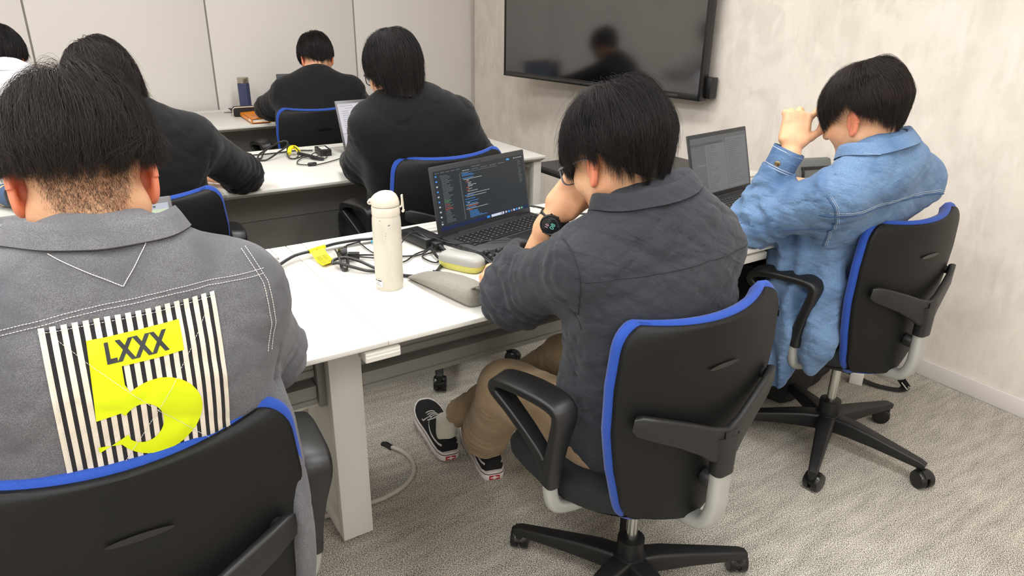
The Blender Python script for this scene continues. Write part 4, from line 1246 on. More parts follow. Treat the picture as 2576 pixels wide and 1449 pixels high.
for s in (-1, 1): mb.box(s * .006 - .001, s * .006 + .001, .024, .040, .02, .028)
mb.build('pins', M['chrome'], wb)
# ------------------------------------------------------------------ people: heads, hands, hair
def axes(yaw, pitch, roll):
    """rows right, forward, up; yaw left +, pitch down +, roll towards the right shoulder +"""
    m = Matrix.Rotation(yaw, 3, 'Z') @ Matrix.Rotation(-pitch, 3, 'X') @ Matrix.Rotation(roll, 3, 'Y')
    return np.array(m).T


def head_fn(Hc, F, nb, neck_r=.054):
    """head in local axes about Hc (between the ears), neck down to world point nb"""
    nl = (A3(nb) - Hc) @ F.T
    def f(P):
        q = (P - Hc) @ F.T
        s = q.copy(); s[:, 0] = np.abs(s[:, 0])
        d = ell(q, (0, -.012, .032), (.074, .096, .083))
        d = smin(d, ell(q, (0, .030, -.036), (.059, .058, .076)), .03)
        d = smin(d, rcone(s, (.048, -.004, -.046), (.010, .060, -.096), .026, .021), .025)
        d = smin(d, ball(q, (0, .067, -.099), .019), .02)
        d = smin(d, ball(s, (.040, .048, -.030), .028), .02)
        d = smin(d, rcone(s, (.0, .084, .018), (.036, .073, .014), .011, .010), .014)
        d = smin(d, rcone(q, (0, .085, .006), (0, .107, -.034), .0075, .0115), .012)
        d = smin(d, ball(s, (.012, .092, -.037), .0085), .008)
        d = smax(d, -ball(s, (.031, .094, -.004), .0135), .012)
        d = smin(d, ball(s, (.031, .0735, -.005), .0118), .004)
        d = smin(d, rcone(s, (0, .0885, -.060), (.018, .080, -.062), .0055, .003), .005)
        d = smin(d, rcone(s, (0, .086, -.070), (.016, .079, -.069), .0065, .003), .005)
        d = smin(d, rcone(q, (0, -.028, -.040), nl, neck_r, neck_r + .002), .030)
        return d
    return f


def ear_fn(Hc, F, side, out=32):
    up = nrm((0, -.22, .97)); w = nrm((side * math.sin(R(out)), -math.cos(R(out)), -.12)); w = nrm(w - up * (w @ up)); n = np.cross(up, w) * -side
    o = A3((side * .0715, .000, -.008))
    def f(P):
        q = ((P - Hc) @ F.T) - o
        a = q @ w - .013; b = q @ up; c = q @ n
        c = c - .004 * (a / .02) ** 2
        L = np.stack([a, b, c], 1)
        Ra = np.where(b > 0, .0185, .0150)
        e = (np.sqrt((a / Ra) ** 2 + (b / .031) ** 2) - 1) * .019
        d = np.sqrt(np.maximum(e, 0) ** 2 + np.maximum(np.abs(c) - .0022, 0) ** 2) - .0018 + np.where(e < 0, 0, 0)
        rim = np.sqrt((e + .003) ** 2 + (c - .0025) ** 2) - np.where(b < -.022, .0040, .0036)
        d = smin(d, rim, .004)
        ant = (np.sqrt(((a - .001) / .0105) ** 2 + ((b - .002) / .019) ** 2) - 1) * .012
        d = smin(d, np.sqrt(ant ** 2 + (c - .0025) ** 2) - .0024, .004)
        d = smax(d, -ell(L, (-.003, -.002, .006), (.0075, .012, .0060)), .003)
        d = smin(d, ell(L, (-.004, -.027, .0), (.0080, .0085, .0042)), .006)
        d = smin(d, rcone(L, (-.014, .012, -.002), (-.014, -.012, -.002), .006, .006), .006)
        return d
    return f, Hc + (o + w * .013) @ F, .04


FL = dict(i=(.030, .088, .004, .043, .025, .021), m=(.009, .093, .006, .047, .029, .022), r=(-.012, .088, .004, .043, .027, .021), p=(-.031, .078, -.001, .033, .020, .019))


def hand_fn(W, y, z, side, curl, thumb, spread=0.0, elbow=None, er=.046, pts=None, k=1.0):
    """W wrist, y towards knuckles, z back of the hand; side=+1: index finger on +x.  curl = {finger:(a,b,c) degrees}; pts = explicit world polylines"""
    W = A3(W); y = nrm(y); z = nrm(A3(z) - y * (A3(z) @ y)); x = np.cross(y, z) * side
    Fm = np.stack([x, y, z])
    fing = []
    for n_, (kx, ky, kz, l1, l2, l3) in FL.items():
        if pts and n_ in pts:
            pl = [(A3(p) - W) @ Fm.T for p in pts[n_]]
        else:
            a = 0; p = A3((kx, ky, kz)); pl = [p]
            sp = {'i': 1, 'm': .2, 'r': -.5, 'p': -1.2}[n_] * spread
            for L, c in zip((l1, l2, l3), curl[n_]):
                a += R(c); p = p + L * A3((math.sin(sp) * math.cos(a), math.cos(sp) * math.cos(a), -math.sin(a))); pl.append(p)
        fing.append((pl, {'i': .0092, 'm': .0094, 'r': .0088, 'p': .0078}[n_]))
    th = [(A3(p) - W) @ Fm.T for p in pts['t']] if pts and 't' in pts else [A3(p) for p in thumb]
    el = None if elbow is None else (A3(elbow) - W) @ Fm.T
    def f(P):
        q = ((P - W) @ Fm.T) / k
        b = np.abs(q - A3((0, .046, -.003))) - A3((.026, .034, .004))
        d = np.linalg.norm(np.maximum(b, 0), axis=1) - .0125
        d = smin(d, rcone(q, (.020, .022, -.010), (.028, .05, -.012), .016, .013), .012)
        d = smin(d, rcone(q, (-.020, .02, -.010), (-.022, .055, -.009), .014, .011), .012)
        qq = q * A3((1, 1, 1.25))
        d = smin(d, rcone(qq, (0, -.045, 0), (0, .02, -.002), .0262, .0265), .02)
        if el is not None:
            d = smin(d, rcone(q, el / k, (0, -.035, 0), er, .0245), .012)
        for pl, r in fing:
            g = None
            for j in range(3):
                e = rcone(q, pl[j], pl[j + 1], r * (1 - .07 * j), r * (1 - .07 * (j + 1)))
                g = e if g is None else smin(g, e, .003)
                g = smin(g, ball(q, pl[j], r * (1.10 - .06 * j)), .004)
            d = smin(d, g, .006)
        g = rcone(q, th[0], th[1], .0145, .0115)
        g = smin(g, rcone(q, th[1], th[2], .0112, .0100), .004)
        g = smin(g, rcone(q, th[2], th[3], .0100, .0080), .004)
        return smin(d, g, .010) * k
    return f


FIST = dict(i=(70, 95, 60), m=(76, 98, 60), r=(80, 98, 60), p=(84, 95, 60))
RELAX = dict(i=(22, 28, 14), m=(26, 32, 16), r=(30, 34, 18), p=(32, 34, 18))
TH_FIST = [(.024, .026, -.012), (.040, .055, -.022), (.030, .080, -.036), (.008, .088, -.040)]
TH_RELAX = [(.024, .026, -.012), (.046, .054, -.020), (.056, .082, -.026), (.058, .106, -.030)]


def strand_mesh(paths, rad):
    """paths (N,M,3) -> thin three-sided tapered hairs"""
    N, Mm, _ = paths.shape
    T = np.gradient(paths, axis=1); T /= np.maximum(np.linalg.norm(T, axis=2, keepdims=True), 1e-9)
    ref = np.array([.31, .52, .8]); A = np.cross(T, ref); A /= np.maximum(np.linalg.norm(A, axis=2, keepdims=True), 1e-9)
    Bn = np.cross(T, A)
    t = np.linspace(0, 1, Mm); rr = rad[:, None] * (1 - .75 * t ** 2)[None]
    V = np.empty((N, Mm, 3, 3), np.float32)
    for j in range(3):
        a = 2 * PI * j / 3
        V[:, :, j] = paths + (A * math.cos(a) + Bn * math.sin(a)) * rr[..., None]
    idx = np.arange(N * Mm * 3).reshape(N, Mm, 3)
    Q = []
    for j in range(3):
        j2 = (j + 1) % 3
        Q.append(np.stack([idx[:, :-1, j], idx[:, :-1, j2], idx[:, 1:, j2], idx[:, 1:, j]], -1).reshape(-1, 4))
    return V.reshape(-1, 3), np.concatenate(Q)


def hair_fn(st):
    """maps (phi, s) to the hair envelope in head axes. phi 0 = front, s: 0 whorl, 1 widest, >1 hanging"""
    rs, rf, rb, rv = st['side'], st['front'], st['back'], st['top']
    zc = st.get('zc', .030); drop = st.get('drop', .10); tap = st.get('taper', .35); cy = -.012; wy = st.get('whorl', -.035); wx = st.get('whorlx', .0)
    def env(phi, s, lift):
        c = np.cos(phi); si = np.sin(phi)
        ry = np.where(c > 0, rf, rb)
        p = st.get('sq', 2.0)
        rad = 1.0 / ((np.abs(si) / rs) ** p + (np.abs(c) / ry) ** p) ** (1 / p)
        sa = np.clip(s, 0, 1); over = np.maximum(s - 1, 0)
        q = st.get('dome', 1.0)
        ro = np.sin(sa * PI / 2) ** q; hz = np.cos(sa * PI / 2)
        back = np.clip(-c, 0, 1)
        tp = 1 - (tap * back + st.get('stap', .12) * (1 - back)) * over ** 1.25
        x = si * rad * ro * tp * lift + wx * (1 - ro)
        y = cy + c * rad * ro * tp * lift + wy * (1 - ro)
        z = zc + rv * hz * lift - over * drop
        return np.stack([x, y, z], -1)
    return env


def smax_of(st, phi):
    c = np.cos(phi)
    f, s_, b = st['len_front'], st['len_side'], st['len_back']
    w = np.clip(c, 0, 1) ** 1.3; v = np.clip(-c, 0, 1) ** st.get('vshape', .9)
    return s_ * (1 - np.maximum(w, v)) + f * w + b * v


def make_hair(parent, Hc, F, st, seed, mat_hair):
    rs = np.random.RandomState(seed)
    env = hair_fn(st)
    # solid underlayer
    nphi, ns = 72, 26
    ph = np.linspace(0, 2 * PI, nphi, endpoint=False)
    V = []; Q = []
    for k in range(ns + 1):
        s = (k / ns) * (smax_of(st, ph) - .12)
        n = .90 + .02 * np.sin(ph * 7 + k * .4)
        V.append(env(ph, s, n))
    V = np.concatenate(V)
    for k in range(ns):
        for j in range(nphi):
            Q.append((k * nphi + j, k * nphi + (j + 1) % nphi, (k + 1) * nphi + (j + 1) % nphi, (k + 1) * nphi + j))
    Vc = V @ F + Hc; Qc = np.array(Q)
    # strands
    N = st['n']; Mm = st.get('m', 10)
    nc = st.get('clumps', 260)
    cphi = rs.rand(nc) * 2 * PI; cs = np.sqrt(rs.rand(nc)) * 1.0; coff = rs.randn(nc) * st.get('messy', .10); clift = rs.randn(nc) * .022
    phi0 = rs.rand(N) * 2 * PI
    s0 = np.sqrt(rs.rand(N)) * 1.0 * np.minimum(1, smax_of(st, phi0) - .15)
    dphi = np.abs(((phi0[:, None] - cphi[None] + PI) % (2 * PI)) - PI) * np.maximum(.25, s0[:, None]); dd = dphi ** 2 + (s0[:, None] - cs[None]) ** 2
    cid = np.argmin(dd, 1)
    L = st['L'] * (0.55 + .5 * rs.rand(N))
    s1 = np.minimum(s0 + L, smax_of(st, phi0) + rs.randn(N) * st.get('jag', .05))
    s1 = np.maximum(s1, s0 + .15)
    t = np.linspace(0, 1, Mm)
    S = s0[:, None] + (s1 - s0)[:, None] * t[None]
    conv = st.get('conv', .5)
    dphc = ((cphi[cid] - phi0 + PI) % (2 * PI)) - PI
    swirl = st.get('swirl', .25) * (1 - np.clip(S, 0, 1)) ** 2
    PH = phi0[:, None] + np.clip(dphc, -.5, .5)[:, None] * conv * t[None] ** 1.5 + coff[cid][:, None] * t[None] ** 1.4 + rs.randn(N)[:, None] * .03 * t[None] + swirl + st.get('comb', 0) * t[None] * np.sin(phi0)[:, None]
    base = .915 + .085 * rs.rand(N) + clift[cid] * .6
    lift = .90 + (base - .90)[:, None] * np.minimum(1, t[None] * 3.0) + st.get('puff', .0) * np.sin(t * PI)[None] * rs.rand(N)[:, None]
    nf = int(N * st.get('fly', .03)); fi = rs.choice(N, nf, replace=False)
    lift[fi] += (rs.rand(nf) * st.get('flyamp', .12))[:, None] * (t[None] ** 1.5)
    PH[fi] += rs.randn(nf)[:, None] * .25 * t[None] ** 2
    Pth = env(PH, S, lift)
    Pth += (rs.randn(N, 1, 3) * .0012)
    if st.get('tuft'):
        (tp, ts, tr, th) = st['tuft']
        w = np.exp(-((((phi0 - tp + PI) % (2 * PI)) - PI) * s0 / tr) ** 2 - ((s0 - ts) / tr) ** 2)
        Pth[:, :, 2] += (w[:, None] * th * np.sin(t * PI * .8)[None] ** 1.0 * (.4 + .6 * rs.rand(N))[:, None])
    paths = Pth @ F + Hc
    rad = st.get('r', .00042) * (.7 + .6 * rs.rand(N))
    Vs, Qs = strand_mesh(paths, rad)
    V, Q = join([(Vc, Qc), (Vs, Qs)])
    mi = np.r_[np.zeros(len(Qc), int), np.ones(len(Qs), int)]
    o = mesh_np('hair', V, Q, [M['hair_cap'], mat_hair], parent, mi=mi)
    return o


def nape_stubble(parent, Hc, F, body, st, seed, n, lo, hi, wid, mat_):
    """very short hairs standing on the skin of the nape between heights lo..hi (head axes)"""
    rs = np.random.RandomState(seed)
    bvh = bvh_of(body)
    out = []
    for _ in range(n):
        u = rs.rand() ** 2.0; z = hi + (lo - hi) * u; w = wid * (1 - .50 * u ** .8) * (1 + .10 * rs.randn()); x = (rs.rand() * 2 - 1) * w
        o = Vector((A3((x, -.2, z)) @ F) + Hc); dr = Vector(A3((0, 1, 0)) @ F)
        h = bvh.ray_cast(o, dr)
        if h[0] is None or h[3] > .3: continue
        nn = h[1]; dn = Vector(A3((-x * 2.5 + .2 * rs.randn(), -.35, -1)) @ F).normalized()
        L = (.0025 + .009 * (1 - u) ** 1.5) * (.5 + .7 * rs.rand())
        d = (nn * .22 + dn).normalized()
        out.append([h[0], h[0] + d * L * .5 + nn * .0006, h[0] + d * L])
    paths = np.array([[list(p) for p in q] for q in out])
    V, Q = strand_mesh(paths, np.full(len(paths), .00011))
    return mesh_np('nape_hair', V, Q, mat_, parent)


def bvh_of(o):
    me = o.data
    V = np.empty(len(me.vertices) * 3, np.float32); me.vertices.foreach_get('co', V); V = V.reshape(-1, 3)
    P = [tuple(p.vertices) for p in me.polygons]
    return BVHTree.FromPolygons([tuple(v) for v in V], P)


# ------------------------------------------------------------------ clothing
def cloth_noise(P, sets):
    d = 0
    for (amp, sc, stretch, rot, seed, kind) in sets:
        c, s = math.cos(rot), math.sin(rot)
        q = P.copy()
        x, z = q[:, 0] * c + q[:, 2] * s, -q[:, 0] * s + q[:, 2] * c
        q = np.stack([x * stretch[0], q[:, 1] * stretch[1], z * stretch[2]], 1) * sc
        q = q + .35 * vnoise(q * .7, seed + 3)[:, None]
        n = vnoise(q, seed)
        if kind == 'crease': d = d + amp * (np.exp(-(n / .11) ** 2) - .2)
        else: d = d + amp * n
    return d


def arm_folds(P, a, b, te, width, amp, wl, seed):
    """compression folds round a limb near te metres from a"""
    a = A3(a); b = A3(b); ax = nrm(b - a)
    v = P - a; t = v @ ax
    rad = v - t[:, None] * ax
    ph = 2.2 * vnoise(P * 14, seed) + 1.2 * vnoise(rad * 20, seed + 1)
    return amp * np.sin(2 * PI * t / wl + 2 * ph) * np.exp(-((t - te) / width) ** 2) * (np.linalg.norm(rad, axis=1) < .13)


def shirt_fn(J, o):
    rx = nrm((math.cos(J.get('yaw', 0)), math.sin(J.get('yaw', 0)), 0))
    st = [(A3(c), a, b, rx) for (c, a, b) in J['torso']]
    C7 = A3(J['c7']); arms = J['arms']
    g = o.get('g', 0.0)
    def f(P):
        d = loftd(P, st, .03, o.get('p', 2.4))
        for s, A in arms.items():
            sh, el, en = A3(A['sh']), A3(A['el']), A3(A['end'])
            ra, rb, rc = A['r']
            nk = C7 + rx * (.040 if s == 'R' else -.040) + A3((0, .012, -.034))
            d = smin(d, rcone(P, nk, sh + A3((0, 0, -.004)), .052, ra * .90), .06)
            u = rcone(P, sh, el, ra, rb)
            w = rcone(P, el, en, rb, rc)
            fo = A.get('fold', (.004, .028))
            L1 = np.linalg.norm(el - sh)
            u = u + arm_folds(P, sh, el, L1, .09, fo[0], fo[1], 5) + arm_folds(P, sh, el, .02, .05, fo[0] * .5, fo[1] * 1.3, 8)
            w = w + arm_folds(P, el, en, .03, .10, fo[0] * .9, fo[1] * .9, 9)
            n = nrm(en - el)
            w = np.maximum(w, plane(P, en, n))
            hol = -np.maximum(rcone(P, en - n * .03, en + n * .05, rc - .013, rc - .011), -plane(P, en - n * .02, n))
            if A.get('hollow', True): w = np.maximum(w, hol)
            ar = smin(u, w, A.get('k', .03))
            d = smin(d, ar, A.get('kb', .035))
        for e in o.get('extra', []): d = e(P, d)
        d = d + cloth_noise(P, o['noise'])
        if 'hem' in o: d = smax(d, plane(P, o['hem'][0], o['hem'][1]), .004)
        nk = A3(J['neck_hole'][0]); d = smax(d, -rcone(P, C7 + A3((0, .045, .0)), nk + A3((0, .03, .03)), J['neck_hole'][1] * .8, J['neck_hole'][1]), .012)
        return d
    return f


def collar_mb(c, upv, fw, a, b, prof, t=.0022, a0=-150, a1=150, n=56, dip=0.0, mi=0):
    """strip swept round the neck; prof = [(outward, height)], angle 0 = back"""
    upv = nrm(upv); fw = nrm(A3(fw) - upv * (A3(fw) @ upv)); rt = np.cross(fw, upv)
    mb = MB(); V = []; F = []
    m = len(prof)
    nrmls = []
    for i in range(m):
        p0 = prof[max(i - 1, 0)]; p1 = prof[min(i + 1, m - 1)]
        dx, dz = p1[0] - p0[0], p1[1] - p0[1]; L = math.hypot(dx, dz) or 1
        nrmls.append((dz / L, -dx / L))
    loop = [(p[0] + q[0] * t / 2, p[1] + q[1] * t / 2) for p, q in zip(prof, nrmls)] + [(p[0] - q[0] * t / 2, p[1] - q[1] * t / 2) for p, q in reversed(list(zip(prof, nrmls)))]
    k = len(loop)
    for j in range(n + 1):
        an = R(a0 + (a1 - a0) * j / n)
        ca, sa = math.cos(an), math.sin(an)
        fr = (1 - ca) / 2
        for (ou, h) in loop:
            p = A3(c) + rt * (sa * (a + ou)) - fw * (ca * (b + ou)) + upv * (h * (1 - .25 * fr) - dip * fr ** 1.5)
            V.append(tuple(p))
    for j in range(n):
        for i in range(k): F.append((j * k + i, j * k + (i + 1) % k, (j + 1) * k + (i + 1) % k, (j + 1) * k + i))
    F.append(tuple(range(k))[::-1]); F.append(tuple(n * k + i for i in range(k)))
    mb.add(V, F, mi)
    return mb


def conform(o, bvh, gap, k=None, first=4):
    """move the fall of a collar off the shirt, ring by ring, keeping its section"""
    me = o.data; k = k or 2 * len(COLLAR_N); n = len(me.vertices) // k
    push = []
    half = k // 2
    for j in range(n):
        best = 0.0; nn = Vector((0, 0, 0))
        for i in range(k):
            pi = i if i < half else k - 1 - i
            if pi < first: continue
            v = me.vertices[j * k + i].co
            h = bvh.find_nearest(v)
            if h[0] is None: continue
            sd = (v - h[0]).dot(h[1]); nn += h[1]
            if -.06 < sd: best = max(best, gap - sd)
        push.append(nn.normalized() * best if nn.length else Vector((0, 0, 0)))
    for _ in range(6):
        push = [(push[max(j - 1, 0)] + push[j] * 2 + push[min(j + 1, n - 1)]) / 4 for j in range(n)]
    for j in range(n):
        for i in range(k):
            pi = i if i < half else k - 1 - i
            me.vertices[j * k + i].co += push[j] * min(1.0, max(0.0, (pi - 1) / 3.0))
    me.update()


COLLAR_N = range(8)


def snap_line(bvh, pts, dr, n=40, off=.0012):
    """polyline of world points pushed along dr onto a surface"""
    pts = [Vector(p) for p in pts]
    L = [0]
    for a, b in zip(pts[:-1], pts[1:]): L.append(L[-1] + (b - a).length)
    out = []
    for k in range(n + 1):
        t = L[-1] * k / n
        i = max(j for j in range(len(pts) - 1) if L[j] <= t + 1e-9)
        p = pts[i].lerp(pts[i + 1], (t - L[i]) / max(1e-9, L[i + 1] - L[i]))
        h = bvh.ray_cast(p - Vector(dr) * .5, Vector(dr))
        if h[0] is not None: out.append(h[0] + h[1] * off if h[1].dot(Vector(dr)) < 0 else h[0] - h[1] * off)
    return out


def stitches(mb, line, r=.0006, step=.0036, duty=.7, mi=0, solid=False):
    if len(line) < 2: return
    P = [Vector(p) for p in line]
    if solid: mb.tube(P, r, 5, mi=mi); return
    L = [0]
    for a, b in zip(P[:-1], P[1:]): L.append(L[-1] + (b - a).length)
    xs = np.array([list(p) for p in P]); L = np.array(L)
    at = lambda t: Vector([np.interp(t, L, xs[:, i]) for i in range(3)])
    t = 0
    while t + step * duty < L[-1]:
        mb.tube([at(t), at(t + step * duty)], r, 4, mi=mi); t += step


def part_np(name, VQ, mats, parent, mi=None, sm=1):
    V, Q = VQ
    if sm: V = relax(V, Q, sm, .45)
    return mesh_np(name, V, Q, mats, parent, mi)


def bounds(pts, pad): 
    p = np.array([A3(q) for q in pts]); return p.min(0) - pad, p.max(0) + pad


def person(label, J, o):
    e = empty('person', (J['torso'][0][0][0], J['torso'][0][0][1], 0), 0, label, 'person')
    off = -A3((J['torso'][0][0][0], J['torso'][0][0][1], 0))
    F = axes(*[R(q) for q in J['head_rot']]); Hc = A3(J['head'])
    C7 = A3(J['c7'])
    parts = []
    hf = head_fn(Hc, F, C7 + A3((0, .046, -.02)), .050)
    parts.append(mesh_sdf(hf, *bounds([Hc, C7], .15), J.get('hres', .004)))
    nh = [len(parts[0][1])]
    ears = []
    for s in (-1, 1):
        ef, ec, er = ear_fn(Hc, F, s)
        v, q = mesh_sdf(ef, ec - er, ec + er, J.get('eres', .0014)); ears.append((relax(v, q, 1, .4), q))
    # trunk and limbs inside the clothes
    T = [A3(c) for (c, a, b) in J['torso']]
    rx = A3((math.cos(J.get('yaw', 0)), math.sin(J.get('yaw', 0)), 0))
    hips = [T[0] - rx * .085, T[0] + rx * .085]
    def trunk(P):
        d = None
        for i in range(len(T) - 1):
            e1 = rcone(P, T[i], T[i + 1], min(.085, J['torso'][i][2] - .03), min(.085, J['torso'][i + 1][2] - .03)); d = e1 if d is None else smin(d, e1, .03)
        d = smin(d, rcone(P, T[-1], C7 + A3((0, .04, -.0)), .03, .040), .02)
        for s, A in J['arms'].items():
            d = smin(d, rcone(P, T[-3], A['sh'], .05, .035), .03)
            d = smin(d, rcone(P, A['sh'], A['el'], .038, .034), .02)
            d = smin(d, rcone(P, A['el'], A3(A['el']) + (A3(A.get('wr', A['end'])) - A3(A['el'])) * .9, .036, .026), .02)
        for hp, (kn, an) in zip(hips, J['legs']):
            d = smin(d, rcone(P, hp, kn, .075, .052), .03); d = smin(d, rcone(P, kn, an, .050, .034), .02)
        return d
    allp = T + [A3(A[k]) for A in J['arms'].values() for k in ('sh', 'el', 'end')] + [A3(p) for l in J['legs'] for p in l]
    parts.append(mesh_sdf(trunk, *bounds(allp, .12), .014))
    for hnd in J.get('hands', []):
        hfn, c, r = hnd
        v, q = mesh_sdf(hfn, A3(c) - r, A3(c) + r, J.get('handres', .0022), pad=.006); parts.append((relax(v, q, 1, .4), q))
    V, Q = join(parts + ears)
    nq = sum(len(q) for _, q in parts)
    mi = np.r_[np.zeros(nq, int), np.ones(len(Q) - nq, int)]
    body = mesh_np('body', V + off, Q, [M['skin'], M['skin_red']], e, mi)
    # features
    mb = MB()
    for s in (-1, 1):
        c = (A3((s * .031, .0745, -.005)) @ F) + Hc + off
        bm = bmesh.new(); bmesh.ops.create_uvsphere(bm, u_segments=16, v_segments=12, radius=.0121); bmesh.ops.translate(bm, verts=bm.verts, vec=Vector(c)); mb.bm(bm, 0)
        c2 = (A3((s * .031, .0805, -.007)) @ F) + Hc + off
        bm = bmesh.new(); bmesh.ops.create_uvsphere(bm, u_segments=12, v_segments=8, radius=.0068); bmesh.ops.translate(bm, verts=bm.verts, vec=Vector(c2)); mb.bm(bm, 1)
    mb.build('eyes', [M['eye_white'], M['blk_gloss']], body)
    mb = MB()
    for s in (-1, 1):
        mb.sweep([tuple((A3(p) @ F) + Hc + off) for p in [(s * .014, .094, .020), (s * .03, .089, .025), (s * .047, .075, .019)]], circ(.0022, .0035, 6))
    mb.build('eyebrows', M['hair'], body)
    # hair
    make_hair(e, Hc + off, F, o['hair'], o.get('seed', 1), M[o.get('hair_mat', 'hair')])
    # clothes
    sf = shirt_fn(J, o['shirt'])
    lo, hi = bounds([c for (c, a, b) in J['torso']] + [A3(A[k]) for A in J['arms'].values() for k in ('sh', 'el', 'end')] + o['shirt'].get('pts', []), .20)
    V, Q = mesh_sdf(sf, lo, hi, o['shirt'].get('res', .006), pad=.02)
    shirt = part_np(o['shirt'].get('name', 'shirt'), (V + off, Q), o['shirt']['mat'], e, sm=o['shirt'].get('sm', 1))
    def trou(P):
        d = ell(P, T[0] + A3((0, .0, .0)), (.175, .14, .11))
        for hp, (kn, an), fr in zip(hips, J['legs'], o.get('trw', [(.098, .076, .070)] * 2)):
            kn = A3(kn); an = A3(an)
            u = rcone(P, hp, kn, fr[0], fr[1]); w = rcone(P, kn, an, fr[1] * .97, fr[2])
            w = w + arm_folds(P, kn, an, .34, .10, .004, .04, 3) + arm_folds(P, kn, an, .02, .06, .004, .03, 4)
            w = np.maximum(w, plane(P, an, nrm(an - kn)))
            d = smin(d, smin(u, w, .03), .02)
        return d + cloth_noise(P, [(.004, 14, (1, 1, 1), .3, 11, 'soft'), (.004, 10, (1.6, 1, .7), .5, 13, 'crease')])
    lo, hi = bounds([T[0]] + hips + [A3(p) for l in J['legs'] for p in l], .16)
    part_np('trousers', tuple((lambda vq: (vq[0] + off, vq[1]))(mesh_sdf(trou, lo, hi, o.get('trres', .010)))), o['trousers'], e)
    return e, body, shirt, F, Hc, off
# ------------------------------------------------------------------ cloth materials
def fabric(name, col, col2, col3=None, weave=1400, rough=.9, fold=.0, sheen=.1, wsc=1100):
    v = [(wsc, col2, .42, .62, ONE)]
    if col3: v.append((9, col3, .45, .75, ONE))
    b = [(weave, .35, .0007, ONE)]
    if fold: b += [(11, fold * 1.0, .012, (.8, 1, 3.2), .5), (15, fold * .8, .008, (.8, 1, 3.4), -.6), (34, fold * .6, .004, (.7, 1, 2.6), .15)]
    return mat(name, col, rough, spec=.2, sheen=sheen, bump=b, vary=v)


M['chambray'] = fabric('grey_chambray', sr(90, 90, 95), sr(120, 120, 124), sr(82, 82, 88), fold=.18, wsc=900)
M['charcoal'] = fabric('charcoal_cotton', sr(50, 53, 60), sr(58, 61, 68), sr(45, 48, 54), fold=.55)
M['denim'] = fabric('blue_denim', sr(84, 113, 150), sr(122, 148, 180), sr(68, 97, 136), fold=.45, wsc=900)
M['black_wool'] = fabric('black_wool', sr(19, 19, 21), sr(25, 25, 27), fold=.2)
M['black_jersey'] = fabric('black_jersey', sr(20, 20, 22), sr(26, 26, 28), fold=.25)
M['white_shirt'] = fabric('white_shirt', sr(236, 236, 240), sr(226, 226, 232), fold=.25)
M['beige'] = fabric('beige_cotton', sr(158, 136, 108), sr(170, 148, 120), sr(142, 120, 94), fold=.3)
M['dark_trouser'] = fabric('dark_cotton', sr(26, 27, 30), sr(32, 33, 36), fold=.2)
M['stitch_white'] = mat('white_thread', sr(206, 206, 200), .8)
M['stitch_pale'] = mat('pale_thread', sr(170, 184, 200), .8)
M['stitch_dark'] = mat('dark_thread', sr(34, 36, 40), .8)
M['seam_blue'] = mat('worn_blue_seam', sr(64, 92, 132), .9)

COLLAR = [(0, -.006), (.001, .012), (.002, .026), (.005, .033), (.010, .032), (.015, .022), (.020, .010), (.023, .003)]
BAND = [(0, -.006), (.003, .006), (.003, .014), (-.001, .019)]
def soft(a, s=1): return [(a * .55, 5 * s, (1, 1, 1), 0.0, 21, 'soft'), (a * .42, 9 * s, (.45, .8, 2.2), .75, 22, 'crease'), (a * .36, 13 * s, (.45, .8, 2.2), -.6, 23, 'crease'), (a * .30, 24 * s, (.4, .9, 2.0), .2, 24, 'crease')]


# ================================================================== person in the grey patched shirt
J = dict(
    torso=[((.0, 1.10, .47), .175, .14), ((.0, 1.062, .64), .180, .125), ((.008, 1.035, .80), .198, .122), ((.020, 1.018, .94), .205, .122), ((.030, 1.015, 1.02), .13, .085), ((.036, 1.03, 1.065), .062, .056)],
    c7=(.036, 1.005, 1.085), head=(.036, 1.112, 1.152), head_rot=(0, 27, 1),
    neck_hole=((.04, 1.08, 1.19), .056), hres=.003, eres=.0011,
    arms=dict(R=dict(sh=(.185, 1.01, .992), el=(.250, 1.155, .812), end=(.14, 1.37, .772), wr=(.13, 1.39, .77), r=(.066, .064, .048), fold=(.005, .035)),
              L=dict(sh=(-.115, 1.01, .992), el=(-.215, 1.16, .80), end=(-.10, 1.37, .772), wr=(-.09, 1.39, .77), r=(.070, .066, .048), fold=(.005, .035))),
    legs=[((-.11, 1.48, .49), (-.10, 1.56, .07)), ((.11, 1.48, .49), (.11, 1.58, .07))])
J['hands'] = [(hand_fn((.13, 1.39, .768), (-.1, 1, .04), (0, 0, 1), -1, RELAX, TH_RELAX), (.12, 1.46, .76), .12), (hand_fn((-.09, 1.39, .768), (.1, 1, .04), (0, 0, 1), 1, RELAX, TH_RELAX), (-.08, 1.46, .76), .12)]
H1 = dict(side=.100, front=.112, back=.116, top=.105, zc=.028, drop=.10, taper=.42, stap=.10, dome=.92, len_front=1.15, len_side=1.06, len_back=1.52, n=28000, m=9, L=.85, jag=.045, messy=.10, swirl=.55, whorl=-.05, whorlx=.012, conv=.55, clumps=300, fly=.05, flyamp=.2, r=.0002, tuft=(2.9, .1, .35, .022))
def tail(P, d):      # shirt tail hanging to the right of the seat
    t = ell(P, (.222, 1.00, .60), (.030, .085, .20)); return smin(d, t, .05)
e1, body1, shirt1, F1, Hc1, off1 = person('person in a grey shirt with a neon 5 patch on the back, seated nearest', J, dict(
    hair=H1, seed=11, hair_mat='hair_brown', trousers=M['dark_trouser'],
    shirt=dict(mat=M['chambray'], res=.005, noise=soft(.0042), extra=[tail], pts=[(.25, 1.0, .36)])))
nape_stubble(e1, Hc1 + off1, F1, body1, None, 3, 14000, -.095, .014, .062, M['nape'])
